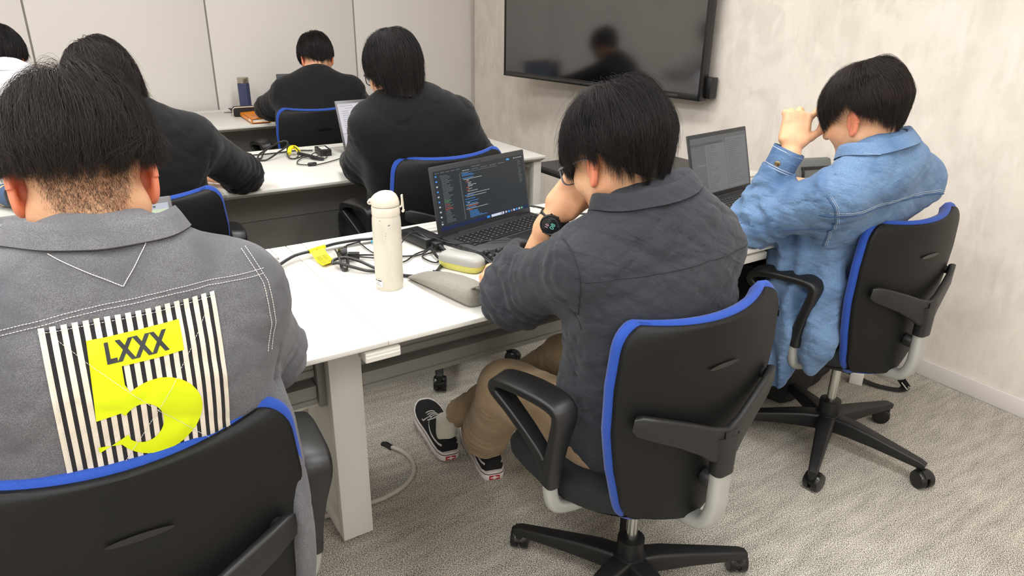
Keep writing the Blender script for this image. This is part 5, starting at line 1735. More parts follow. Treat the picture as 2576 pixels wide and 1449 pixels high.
mb = collar_mb(A3((.036, 1.026, 1.058)) + off1, (0.02, .42, .91), (0, 1, 0), .064, .060, [(p * 1.15, q * 1.15) for p, q in COLLAR], a0=-160, a1=160, dip=.01)
col1 = mb.build('collar', M['chambray'], shirt1, 60)
bv = bvh_of(shirt1); off = Vector(off1); conform(col1, bv, .0035)
def L1(pts, **k): return snap_line(bv, [Vector(p) + off for p in pts], (0, 1, 0), **k)
mb = MB()
yk = [(-.19, 1.008), (-.10, 1.023), (0, 1.035), (.10, 1.037), (.22, 1.030)]
for dz in (0, .0055): stitches(mb, L1([(x, .9, z + dz) for x, z in yk], n=90), r=.00048)
stitches(mb, L1([(-.022, .9, 1.100), (.046, .9, 1.056)], n=40), r=.0007, step=.0032, duty=.85)
stitches(mb, L1([(.046, .9, 1.056), (.092, .9, 1.108)], n=40), r=.0007, step=.0032, duty=.85)
for dx in (0, .007): stitches(mb, L1([(.198 + dx, .9, 1.062), (.214 + dx, .9, 1.02), (.216 + dx, .9, .96), (.206 + dx, .9, .92)], n=50))
mb.build('stitching', M['stitch_white'], shirt1)
mb = MB()
cb = bvh_of(col1)
for hz in (.004, .012):
    ln = []
    for k in range(60):
        a = R(-75 + 150 * k / 59); d = Vector((-math.sin(a) * .9, math.cos(a), 0)) ; c = Vector((.036, 1.026, 1.064 + hz)) + off
        h = cb.ray_cast(c - d * .3 + Vector((0, 0, .0)), d)
        if h[0] is not None: ln.append(h[0] - d * .0008)
    stitches(mb, ln)
mb.build('collar_stitching', M['stitch_white'], shirt1)

# the striped back patch with its neon print
M['p_white'] = fabric('patch_ecru', sr(226, 217, 202), sr(214, 205, 190)); M['p_black'] = fabric('patch_black', sr(34, 33, 36), sr(44, 43, 46)); M['neon'] = mat('neon_print', sr(214, 230, 10), .5, spec=.35, bump=[(30, .2, .004, ONE)])
M['p_ink'] = mat('patch_lettering', sr(42, 44, 48), .5)
PX0, PX1, PZ0, PZ1 = -.048, .142, .80, 1.028
def pmap(u, v): return (PX0 + (PX1 - PX0) * u - .009 * (1 - v), PZ0 + (PZ1 - PZ0) * v + .000 * u)
def lay(polys, name, m, parent, lift, step=.0045, mi_fn=None, thick=.0014):
    """drape 2-D polygons (u, v) over the shirt back"""
    mb = MB()
    for poly, m_i in polys:
        P = [pmap(u, v) for u, v in poly]
        E = []
        for a, b in zip(P, P[1:] + P[:1]):
            n = max(1, int(math.hypot(b[0] - a[0], b[1] - a[1]) / step))
            for k in range(n): E.append((a[0] + (b[0] - a[0]) * k / n, a[1] + (b[1] - a[1]) * k / n))
        xs = [p[0] for p in E]; zs = [p[1] for p in E]
        pts = [Vector(p) for p in E]; edges = [(i, (i + 1) % len(E)) for i in range(len(E))]
        x = min(xs) + step * .5
        while x < max(xs):
            z = min(zs) + step * .5
            while z < max(zs):
                pts.append(Vector((x, z))); z += step
            x += step
        vo, eo, fo, _, _, _ = delaunay_2d_cdt(pts, edges, [list(range(len(E)))], 1, 1e-6)
        V = []; ok = []
        for q in vo:
            h = bv.ray_cast(Vector((q.x, .4, q.y)) + Vector((off.x, off.y, off.z)), Vector((0, 1, 0)))
            if h[0] is None: V.append((q.x + off.x, .92 + off.y, q.y)); ok.append(False)
            else:
                p = h[0] + Vector((0, -lift, 0)); V.append(tuple(p)); ok.append(True)
        F = [list(f) for f in fo if all(ok[i] for i in f)]
        n = len(V)
        mb.add(V, F, m_i)
    return mb.build(name, m, parent, 80)
stripes = []
NS = 17
for k in range(NS):
    u0, u1 = k / NS, (k + 1) / NS; um = u0 + (u1 - u0) * .56
    stripes.append(([(u0, 0), (um, 0), (um, 1), (u0, 1)], 0)); stripes.append(([(um, 0), (u1, 0), (u1, .985), (um, .985)], 1))
stripes.append(([(1.0, 0), (1.03, 0), (1.03, 1.0), (1.0, 1.0)], 0))
patch = lay(stripes, 'back_patch', [M['p_white'], M['p_black']], shirt1, .0020, step=.006)
five = [(.235, .905), (.775, .910), (.775, .745), (.400, .745), (.400, .640)]
cx, cy, ro, ri = .570, .390, .282, .122
five += [(cx + ro * .98 * math.cos(R(a)), cy + ro * .86 * math.sin(R(a))) for a in range(122, -151, -8)]
five += [(.195, .285), (.20, .245)]
five += [(.375, .325)]
five += [(cx - .095 + ri * math.cos(R(a)), cy - .015 + ri * 1.05 * math.sin(R(a))) for a in range(224, 224 + 290, 10)]
five += [(.355, .475), (.21, .462)]
lay([(five, 0)], 'number_print', [M['neon']], shirt1, .0030, step=.004)
mb = MB(); text_mb(mb, 'LXXX', 1.0, Matrix.Identity(4), offset=.045, space=1.22)
xs = [p[0] for p in mb.v]; ys = [p[1] for p in mb.v]; x0, x1, y0, y1 = min(xs), max(xs), min(ys), max(ys)
m2 = MB(); V = []
for p in mb.v:
    u = .325 + (.690 - .325) * (p[0] - x0) / (x1 - x0); v = .770 + (.882 - .770) * (p[1] - y0) / (y1 - y0)
    X, Z = pmap(u, v); h = bv.ray_cast(Vector((X, .4, Z)) + off, Vector((0, 1, 0)))
    V.append(tuple(h[0] + Vector((0, -.0038, 0))) if h[0] is not None else (X + off.x, .9 + off.y, Z))
m2.add(V, mb.f); m2.build('lettering', M['p_ink'], shirt1, 180)
mb = MB()
q = lambda u, v: (lambda p: (p[0], .9, p[1]))(pmap(u, v))
for pts in ([q(.0, .972), q(1.0, .972)], [q(.02, .985), q(.03, .02)], [q(1.005, .985), q(1.005, .02)], [q(.09, .93), q(.95, .05)], [q(.97, .93), q(.25, .05)]):
    stitches(mb, L1(pts, n=70, off=.0036), r=.00036)
mb.build('patch_stitching', M['stitch_white'], shirt1)

# ================================================================== person in the charcoal shirt
Wl = (.876, 1.160, .972)
J = dict(
    torso=[((1.01, 1.04, .47), .180, .145), ((1.01, 1.01, .62), .185, .122), ((1.0, .985, .78), .192, .118), ((.98, .960, .90), .186, .112), ((.957, .955, .975), .12, .082), ((.942, .970, 1.018), .064, .058)],
    c7=(.938, .945, 1.038), head=(.917, 1.035, 1.106), head_rot=(4, 22, -3), neck_hole=((.93, 1.01, 1.13), .058), hres=.003, eres=.0012,
    arms=dict(L=dict(sh=(.815, .985, .932), el=(.822, 1.225, .775), end=(.846, 1.19, .868), wr=Wl, r=(.068, .074, .064), fold=(.006, .04), k=.04),
              R=dict(sh=(1.098, .975, .930), el=(1.185, 1.21, .79), end=(1.06, 1.33, .775), wr=(1.0, 1.38, .765), r=(.064, .064, .056), fold=(.005, .035))),
    legs=[((.888, 1.36, .438), (.972, 1.625, .115)), ((1.09, 1.385, .462), (.945, 1.755, .135))])
J['hands'] = [(hand_fn(Wl, (.56, -.22, .80), (-.60, -.72, .22), 1, FIST, TH_FIST, elbow=(.826, 1.225, .775), er=.034, k=.96), (.885, 1.15, .98), .16),
              (hand_fn((1.0, 1.38, .765), (-.7, .5, 0), (0, .1, 1), -1, RELAX, TH_RELAX), (.96, 1.41, .765), .12)]
H5 = dict(side=.104, front=.122, back=.122, top=.116, zc=.026, drop=.12, taper=.55, stap=.08, dome=.94, len_front=1.35, len_side=.97, len_back=1.82, vshape=1.15, n=24000, m=9, L=.95, jag=.08, messy=.16, swirl=.5, whorl=-.03, conv=.55, clumps=240, fly=.05, flyamp=.16, r=.00023, puff=.01, tuft=(2.0, .1, .4, .018))
e5, body5, shirt5, F5, Hc5, off5 = person('person in a charcoal shirt and beige trousers resting chin on fist', J, dict(
    hair=H5, seed=5, trousers=M['beige'], trw=[(.098, .078, .070), (.094, .070, .046)], trres=.007,
    shirt=dict(mat=M['charcoal'], res=.005, noise=soft(.0062))))
mb = collar_mb(A3((.94, .965, 1.012)) + off5, (-.05, .38, .92), (0, 1, 0), .070, .062, [(p * 1.1, q * 1.15) for p, q in COLLAR], a0=-160, a1=160, dip=.012)
col5 = mb.build('collar', M['charcoal'], shirt5, 60)
bv = bvh_of(shirt5); off = Vector(off5); conform(col5, bv, .0035)
mb = MB()
stitches(mb, L1([(.76, .9, .915), (.88, .9, .930), (1.0, .9, .938), (1.10, .9, .940), (1.18, .9, .935)], n=70, off=.0006), r=.0011, solid=True)
stitches(mb, snap_line(bv, [Vector(p) + off for p in [(.752, .95, .985), (.760, .95, .94), (.770, .95, .88), (.79, .95, .80)]], (.25, 1, 0), n=40, off=.0006), r=.0010, solid=True)
mb.build('seams', M['stitch_dark'], shirt5)

# ================================================================== person in denim
W6 = (1.738, 1.237, 1.022)
J = dict(
    torso=[((2.0, 1.21, .47), .175, .14), ((1.985, 1.205, .62), .180, .112), ((1.955, 1.172, .76), .182, .110), ((1.90, 1.095, .89), .186, .108), ((1.865, 1.045, .975), .12, .084), ((1.845, 1.055, 1.02), .066, .060)],
    c7=(1.848, 1.025, 1.045), head=(1.830, 1.105, 1.112), head_rot=(5, 20, -4), neck_hole=((1.83, 1.09, 1.14), .058), hres=.0035, eres=.0014,
    arms=dict(L=dict(sh=(1.722, 1.055, .925), el=(1.690, 1.292, .785), end=(1.716, 1.250, .955), wr=W6, r=(.070, .062, .046), fold=(.009, .05), k=.04, hollow=False),
              R=dict(sh=(2.050, 1.045, .925), el=(2.24, 1.28, .785), end=(2.318, 1.50, .765), wr=(2.325, 1.52, .762), r=(.070, .060, .046), fold=(.007, .045))),
    legs=[((1.90, 1.55, .48), (1.92, 1.72, .07)), ((2.12, 1.55, .48), (2.10, 1.74, .07))])
P6h = dict(i=[(1.785, 1.235, 1.084), (1.812, 1.231, 1.105), (1.821, 1.222, 1.097), (1.822, 1.214, 1.090)],
           m=[(1.772, 1.247, 1.092), (1.782, 1.262, 1.108), (1.790, 1.262, 1.085), (1.788, 1.255, 1.068)],
           r=[(1.757, 1.257, 1.090), (1.764, 1.276, 1.104), (1.775, 1.276, 1.080), (1.776, 1.268, 1.062)],
           p=[(1.740, 1.265, 1.082), (1.748, 1.285, 1.100), (1.760, 1.285, 1.078), (1.764, 1.277, 1.062)],
           t=[(1.752, 1.226, 1.030), (1.780, 1.214, 1.040), (1.808, 1.207, 1.055), (1.818, 1.211, 1.078)])
J['hands'] = [(hand_fn(W6, A3((1.764, 1.252, 1.088)) - A3(W6), (-.62, -.72, .28), 1, FIST, TH_FIST, pts=P6h, elbow=(1.70, 1.26, .90), er=.030), (1.78, 1.243, 1.05), .12),
              (hand_fn((2.325, 1.52, .768), (-.55, .83, .04), (-.1, -.1, 1), -1, dict(i=(14, 18, 10), m=(16, 20, 10), r=(22, 30, 14), p=(26, 30, 16)), TH_RELAX, elbow=(2.26, 1.32, .785), er=.04), (2.29, 1.56, .765), .13)]
H6 = dict(side=.101, front=.118, back=.118, top=.118, zc=.028, drop=.12, taper=.60, stap=.10, dome=.94, len_front=1.35, len_side=.98, len_back=1.72, vshape=1.1, n=18000, m=9, L=1.0, jag=.05, messy=.10, swirl=.5, whorl=-.035, conv=.55, clumps=220, fly=.03, flyamp=.13, r=.00028)
def drape(P, d):       # the open front and tail of the big denim shirt
    t = ell(P, (1.80, 1.20, .60), (.055, .09, .25)); t = smin(t, ell(P, (1.785, 1.22, .42), (.040, .075, .18)), .06)
    t = smin(t, ell(P, (1.81, 1.10, .52), (.045, .06, .17)), .06)
    t = t + .010 * np.sin(P[:, 1] * 75 + 3 * vnoise(P * 9, 3))
    return smin(d, t, .05)
e6, body6, shirt6, F6, Hc6, off6 = person('person in a blue denim shirt rubbing an eye with the left hand', J, dict(
    hair=H6, seed=9, hair_mat='hair_brown', trousers=M['dark_trouser'],
    shirt=dict(mat=M['denim'], res=.0055, noise=soft(.0075), extra=[drape], pts=[(1.78, 1.2, .26)])))
mb = collar_mb(A3((1.846, 1.045, 1.018)) + off6, (-.10, .36, .92), (-.05, 1, 0), .070, .064, [(p * 1.15, q * 1.15) for p, q in COLLAR], t=.003, a0=-155, a1=155, dip=.012)
col6 = mb.build('collar', M['denim'], shirt6, 60); conform(col6, bvh_of(shirt6), .004)

# ================================================================== brown-haired person, middle row
J = dict(
    torso=[((.2, 2.48, .47), .18, .145), ((.2, 2.45, .64), .19, .122), ((.205, 2.41, .80), .195, .118), ((.21, 2.37, .93), .192, .112), ((.215, 2.355, 1.01), .12, .08), ((.218, 2.365, 1.05), .066, .058)],
    c7=(.215, 2.345, 1.065), head=(.175, 2.41, 1.125), head_rot=(6, 30, -6), neck_hole=((.2, 2.39, 1.15), .056),
    arms=dict(R=dict(sh=(.375, 2.38, .97), el=(.575, 2.655, .785), end=(.56, 2.70, .765), wr=(.44, 2.86, .757), r=(.076, .068, .060), fold=(.007, .04)),
              L=dict(sh=(.05, 2.38, .97), el=(-.03, 2.64, .79), end=(-.105, 2.775, .765), wr=(-.17, 2.88, .757), r=(.076, .062, .046), fold=(.005, .035))),
    legs=[((.09, 2.84, .49), (.1, 2.95, .07)), ((.31, 2.84, .49), (.3, 2.95, .07))])
J['hands'] = [(hand_fn((.44, 2.86, .757), (-.7, .6, 0), (0, 0, 1), -1, RELAX, TH_RELAX, elbow=(.61, 2.675, .775), er=.044), (.50, 2.80, .765), .20),
              (hand_fn((-.16, 2.868, .757), (-.35, .9, 0), (.1, -.1, 1), 1, RELAX, TH_RELAX), (-.18, 2.93, .757), .13)]
H2 = dict(side=.099, front=.125, back=.128, top=.122, zc=.018, drop=.14, taper=.30, stap=.0, dome=.86, len_front=1.35, len_side=1.5, len_back=1.95, n=10000, m=10, L=1.0, jag=.10, messy=.22, swirl=.5, whorl=-.03, conv=.5, clumps=200, fly=.05, flyamp=.2, r=.00045)
e2, body2, shirt2, F2, Hc2, off2 = person('person with messy dark brown hair in a black top, one forearm on the desk', J, dict(
    hair=H2, seed=21, hair_mat='hair_brown', trousers=M['dark_trouser'],
    shirt=dict(name='jumper', mat=M['black_jersey'], res=.007, noise=soft(.005))))
mb = collar_mb(A3((.216, 2.36, 1.045)) + off2, (0, .3, .95), (0, 1, 0), .066, .06, BAND, t=.005, a0=-179, a1=179, dip=.015); mb.build('neckband', M['black_jersey'], shirt2, 60)
M['dk_denim'] = fabric('dark_denim', sr(58, 78, 108), sr(76, 98, 128)); M['tan'] = mat('tan_stripe', sr(206, 180, 130), .8)
mb = MB()
a_, b_ = Vector((-.100, 2.765, .765)), Vector((-.150, 2.852, .758))
mb.sweep([a_.lerp(b_, t) + Vector(off2) for t in (0, .2, .9, 1, 1)], circ(.045, .036, 20), scale=[.9, 1, 1, .97, .8])
d_ = (b_ - a_).normalized()
for t in (.55,):
    c = a_.lerp(b_, t) + Vector(off2)
    mb.sweep([c - d_ * .004, c + d_ * .004], circ(.0462, .0372, 20), mi=1)
mb.build('denim_cuff', [M['dk_denim'], M['tan']], shirt2)

# ================================================================== person in black jacket with glasses, middle row
J = dict(
    torso=[((1.19, 2.48, .50), .18, .145), ((1.17, 2.44, .66), .19, .122), ((1.14, 2.39, .82), .195, .118), ((1.105, 2.345, .94), .195, .114), ((1.085, 2.33, 1.015), .14, .088), ((1.07, 2.335, 1.055), .066, .058)],
    c7=(1.068, 2.315, 1.07), head=(1.052, 2.360, 1.146), head_rot=(3, 14, -2), neck_hole=((1.05, 2.36, 1.16), .056), eres=.0016,
    arms=dict(L=dict(sh=(.955, 2.34, .975), el=(.985, 2.54, .79), end=(1.03, 2.76, .766), wr=(1.05, 2.79, .76), r=(.070, .064, .05), fold=(.006, .045)),
              R=dict(sh=(1.265, 2.32, .975), el=(1.43, 2.42, .80), end=(1.33, 2.70, .768), wr=(1.31, 2.74, .76), r=(.076, .066, .05), fold=(.005, .045))),
    legs=[((1.06, 2.82, .50), (1.05, 2.95, .07)), ((1.30, 2.82, .50), (1.3, 2.95, .07))])
J['hands'] = [(hand_fn((1.05, 2.79, .76), (.2, .95, .03), (0, 0, 1), 1, RELAX, TH_RELAX), (1.06, 2.86, .755), .12), (hand_fn((1.31, 2.74, .76), (-.3, .95, .03), (0, 0, 1), -1, RELAX, TH_RELAX), (1.29, 2.81, .755), .12)]
H3 = dict(side=.099, front=.116, back=.112, top=.118, zc=.030, drop=.13, taper=.22, stap=.10, dome=.94, len_front=1.3, len_side=1.04, len_back=2.1, vshape=.45, n=10000, m=11, L=1.15, jag=.10, messy=.14, swirl=.4, whorl=-.02, conv=.6, clumps=170, fly=.035, flyamp=.12, r=.00045)
e3, body3, shirt3, F3, Hc3, off3 = person('person in a black jacket and glasses with nape-length black hair, middle row', J, dict(
    hair=H3, seed=33, trousers=M['dark_trouser'],
    shirt=dict(name='jacket', mat=M['black_wool'], res=.007, noise=[(.004, 6, (1, 1, 1), 0, 2, 'soft'), (.003, 8, (1.5, 1, .7), .5, 4, 'crease')])))
mb = collar_mb(A3((1.07, 2.333, 1.048)) + off3, (-.02, .3, .95), (0, 1, 0), .066, .06, COLLAR, t=.003, a0=-150, a1=150, dip=.02); mb.build('collar', M['black_wool'], shirt3, 60)

# ================================================================== farthest row
J = dict(
    torso=[((1.26, 3.92, .47), .18, .145), ((1.26, 3.88, .62), .195, .13), ((1.265, 3.86, .76), .21, .128), ((1.285, 3.88, .87), .20, .112), ((1.295, 3.89, .945), .12, .08), ((1.30, 3.91, .985), .066, .058)],
    c7=(1.298, 3.895, 1.0), head=(1.326, 3.985, 1.065), head_rot=(-3, 34, 0), neck_hole=((1.31, 3.96, 1.09), .054), hres=.005, eres=.002,
    arms=dict(L=dict(sh=(1.135, 3.92, .90), el=(1.09, 4.14, .795), end=(1.22, 4.30, .765), wr=(1.25, 4.32, .757), r=(.078, .072, .05), fold=(.006, .05)),
              R=dict(sh=(1.47, 3.89, .90), el=(1.60, 4.10, .79), end=(1.46, 4.32, .765), wr=(1.44, 4.34, .757), r=(.078, .068, .05), fold=(.005, .05))),
    legs=[((1.15, 4.30, .49), (1.15, 4.42, .07)), ((1.37, 4.30, .49), (1.37, 4.42, .07))])
J['hands'] = [(hand_fn((1.25, 4.32, .757), (.4, .9, 0), (0, 0, 1), 1, RELAX, TH_RELAX), (1.28, 4.38, .755), .12), (hand_fn((1.44, 4.34, .757), (-.3, .9, 0), (0, 0, 1), -1, RELAX, TH_RELAX), (1.42, 4.40, .755), .12)]
H4 = dict(side=.097, front=.112, back=.112, top=.112, zc=.028, drop=.12, taper=.55, stap=.10, dome=.86, len_front=1.25, len_side=1.15, len_back=1.85, vshape=1.3, n=4500, m=8, L=1.0, jag=.05, messy=.08, swirl=.3, whorl=-.02, conv=.5, clumps=160, fly=.015, flyamp=.08, r=.0008)
e4, body4, shirt4, F4, Hc4, off4 = person('person in a black sweatshirt bent over the farthest desk', J, dict(
    hair=H4, seed=44, trousers=M['dark_trouser'],
    shirt=dict(name='sweatshirt', mat=M['black_jersey'], res=.009, noise=soft(.006, .8))))
mb = collar_mb(A3((1.30, 3.908, .978)) + off4, (.02, .45, .9), (0, 1, 0), .066, .06, BAND, t=.005, a0=-179, a1=179, dip=.015); mb.build('neckband', M['black_jersey'], shirt4, 60)

J = dict(
    torso=[((-.09, 3.78, .47), .18, .145), ((-.09, 3.75, .64), .19, .13), ((-.09, 3.73, .82), .20, .125), ((-.088, 3.74, .94), .19, .115), ((-.088, 3.755, 1.01), .14, .09), ((-.085, 3.77, 1.06), .078, .07)],
    c7=(-.086, 3.755, 1.075), head=(-.083, 3.85, 1.110), head_rot=(-12, 22, 0), neck_hole=((-.08, 3.82, 1.15), .06), hres=.005, eres=.002,
    arms=dict(L=dict(sh=(-.26, 3.76, .985), el=(-.32, 3.98, .80), end=(-.2, 4.2, .768), wr=(-.18, 4.24, .757), r=(.078, .07, .05)),
              R=dict(sh=(.085, 3.75, .985), el=(.14, 3.98, .80), end=(.03, 4.2, .768), wr=(.01, 4.24, .757), r=(.078, .07, .05))),
    legs=[((-.2, 4.2, .49), (-.2, 4.32, .07)), ((.02, 4.2, .49), (.02, 4.32, .07))])
H7 = dict(side=.097, front=.112, back=.112, top=.118, zc=.026, drop=.12, taper=.5, stap=.10, dome=.86, len_front=1.2, len_side=1.12, len_back=1.72, vshape=1.0, n=4000, m=8, L=.9, jag=.05, messy=.14, swirl=.5, whorl=-.03, conv=.55, clumps=140, fly=.06, flyamp=.16, r=.0007)
e7, body7, shirt7, F7, Hc7, off7 = person('person in a white shirt at the left edge, against the wall panels', J, dict(
    hair=H7, seed=55, trousers=M['dark_trouser'],
    shirt=dict(mat=M['white_shirt'], res=.009, noise=soft(.005, .8))))
mb = collar_mb(A3((-.085, 3.77, 1.045)) + off7, (.02, .35, .93), (0, 1, 0), .076, .07, [(p * 1.2, q * 1.3) for p, q in COLLAR], t=.004, a0=-170, a1=170, dip=.01); mb.build('collar', M['white_shirt'], shirt7, 60)
# ------------------------------------------------------------------ worn details
def P_(F, Hc, off, p): return Vector((A3(p) @ F) + Hc + off)


def glasses(parent, F, Hc, off, m, dz=0.0, w=.0265, h=.020):
    e = bpy.data.objects.new('glasses', None); COL.objects.link(e); e.parent = parent
    q = lambda p: P_(F, Hc, off, (p[0], p[1], p[2] + dz))
    for s in (-1, 1):
        mb = MB(); L = []
        for k in range(28):
            a = 2 * PI * k / 28; c, si = math.cos(a), math.sin(a)
            x = w * math.copysign(abs(c) ** .6, c); z = h * math.copysign(abs(si) ** .65, si)
            L.append(q((s * .033 + x, .108 - .30 * (abs(s * .033 + x) - .0) ** 1 * .32, -.008 + z)))
        mb.sweep(L, circ(.0016, .0022, 6), closed=True)
        mb.build('rim', m, e)
        mb = MB(); mb.tube([q((s * .058, .100, .004)), q((s * .068, .093, .006)), q((s * .075, .05, .008)), q((s * .0765, .005, .010)), q((s * .074, -.015, -.004))], .0020, 6, smooth=4)
        mb.build('temple', m, e)
    mb = MB(); mb.tube([q((-.008, .107, -.002)), q((0, .112, .001)), q((.008, .107, -.002))], .0016, 6, smooth=3); mb.build('bridge', m, e)
    return e


M['glass_grey'] = mat('translucent_grey_frame', sr(120, 122, 126), .3, spec=.6)
M['glass_black'] = mat('black_frame', sr(22, 22, 24), .3)
glasses(e5, F5, Hc5, off5, M['glass_grey'])
glasses(e3, F3, Hc3, off3, M['glass_black'])

# wristwatch on the left wrist of the person in charcoal
Wp = A3((.871, 1.167, .954)); ax = nrm(A3(Wl) - A3((.826, 1.225, .775))); dn = nrm(A3((-.60, -.72, .22)) - ax * (A3((-.60, -.72, .22)) @ ax)); sd = np.cross(ax, dn)
wt = bpy.data.objects.new('wristwatch', None); COL.objects.link(wt); wt.parent = e5
Mw = Matrix(((ax[0], sd[0], dn[0]), (ax[1], sd[1], dn[1]), (ax[2], sd[2], dn[2]))).to_4x4(); Mw.translation = Vector(Wp + off5)
mb = MB(); mb.mat = Mw
mb.sweep([(0, .0305 * math.cos(2 * PI * k / 36), .0285 * math.sin(2 * PI * k / 36)) for k in range(36)], rrect(.0035, .021, .0015), closed=True, up=(1, 0, 0), fixed=True)
mb.build('strap', M['blk_soft'], wt)
mb = MB(); mb.mat = Mw
mb.lathe([(0, .0285), (.0185, .0285), (.0215, .031), (.0225, .034), (.0222, .0385), (.0205, .0405), (.0192, .0395), (0, .0395)], 40)
for a in (20, 90, 160, 200, 340): mb.box(.0222 * math.cos(R(a)) - .002, .0222 * math.cos(R(a)) + .002, .0222 * math.sin(R(a)) - .002, .0222 * math.sin(R(a)) + .002, .033, .037, bev=.0006)
mb.lathe([(0, .0), (.0065, .0), (.0075, .002), (.0075, .006), (0, .007)], 16, (-.020, .016, .031))
case = mb.build('watch_case', M['blk_plastic'], wt)
M['w_face'] = mat('watch_face', sr(30, 32, 36), .15); M['w_pink'] = emis('watch_pink', sr(232, 178, 186)); M['w_teal'] = emis('watch_teal', sr(120, 206, 190)); M['w_dim'] = emis('watch_dim', sr(110, 116, 120))
mb = MB(); mb.mat = Mw; mb.lathe([(0, .0396), (.0185, .0396), (.0185, .0398), (0, .0398)], 36); mb.build('watch_glass', M['w_face'], wt)
mb = MB(); mb.mat = Mw
mb.mat = Mw @ Matrix.Rotation(PI, 4, 'Z') @ Matrix.Diagonal((-1, 1, 1, 1))
text_mb(mb, '10', .0105, Matrix.Translation((-.0045, .0055, .0401)), 0, offset=.0)
text_mb(mb, '08', .0135, Matrix.Translation((.0, -.0055, .0401)), 1, offset=.0)
for k in range(5): mb.box(.003 + k * .0022, .0042 + k * .0022, .004 + (k % 2) * .0025, .0052 + (k % 2) * .0025, .0400, .0401, mi=2)
for k in range(12):
    a = R(-75 + k * 9); mb.box(.0165 * math.cos(a) - .0006, .0165 * math.cos(a) + .0006, .0165 * math.sin(a) - .0006, .0165 * math.sin(a) + .0006, .0400, .0401, mi=2)
mb.build('watch_digits', [M['w_pink'], M['w_teal'], M['w_dim']], wt, smooth=False)

# ------------------------------------------------------------------ skate shoes
M['suede'] = mat('black_suede', sr(16, 16, 17), .9, bump=[(800, .3, .0006, ONE)])
M['sole_white'] = mat('sole_white', sr(218, 210, 208), .55, vary=[(40, sr(186, 176, 172), .5, .8, ONE)])
M['red'] = mat('heel_red', sr(168, 34, 40), .5); M['sock'] = mat('white_sock', sr(216, 214, 200), .85, bump=[(700, .4, .001, ONE)])
ST = [(-.002, .012), (.004, .024), (.02, .033), (.06, .0375), (.10, .0375), (.14, .041), (.18, .0465), (.215, .0485), (.25, .044), (.272, .032), (.284, .018), (.288, .006)]


def foot_outline(grow=0.0, side=1):
    y = [q[0] for q in ST]; w = [q[1] for q in ST]
    Lp = [(side * (.006 * math.sin(max(0, (a - .1)) / .19 * 1.6)) + b + grow, a + (grow if a > .27 else (-grow if a < .01 else 0))) for a, b in zip(y, w)]
    Rp = [(side * (.006 * math.sin(max(0, (a - .1)) / .19 * 1.6)) - b - grow, a + (grow if a > .27 else (-grow if a < .01 else 0))) for a, b in zip(y, w)]
    return Lp + Rp[::-1]


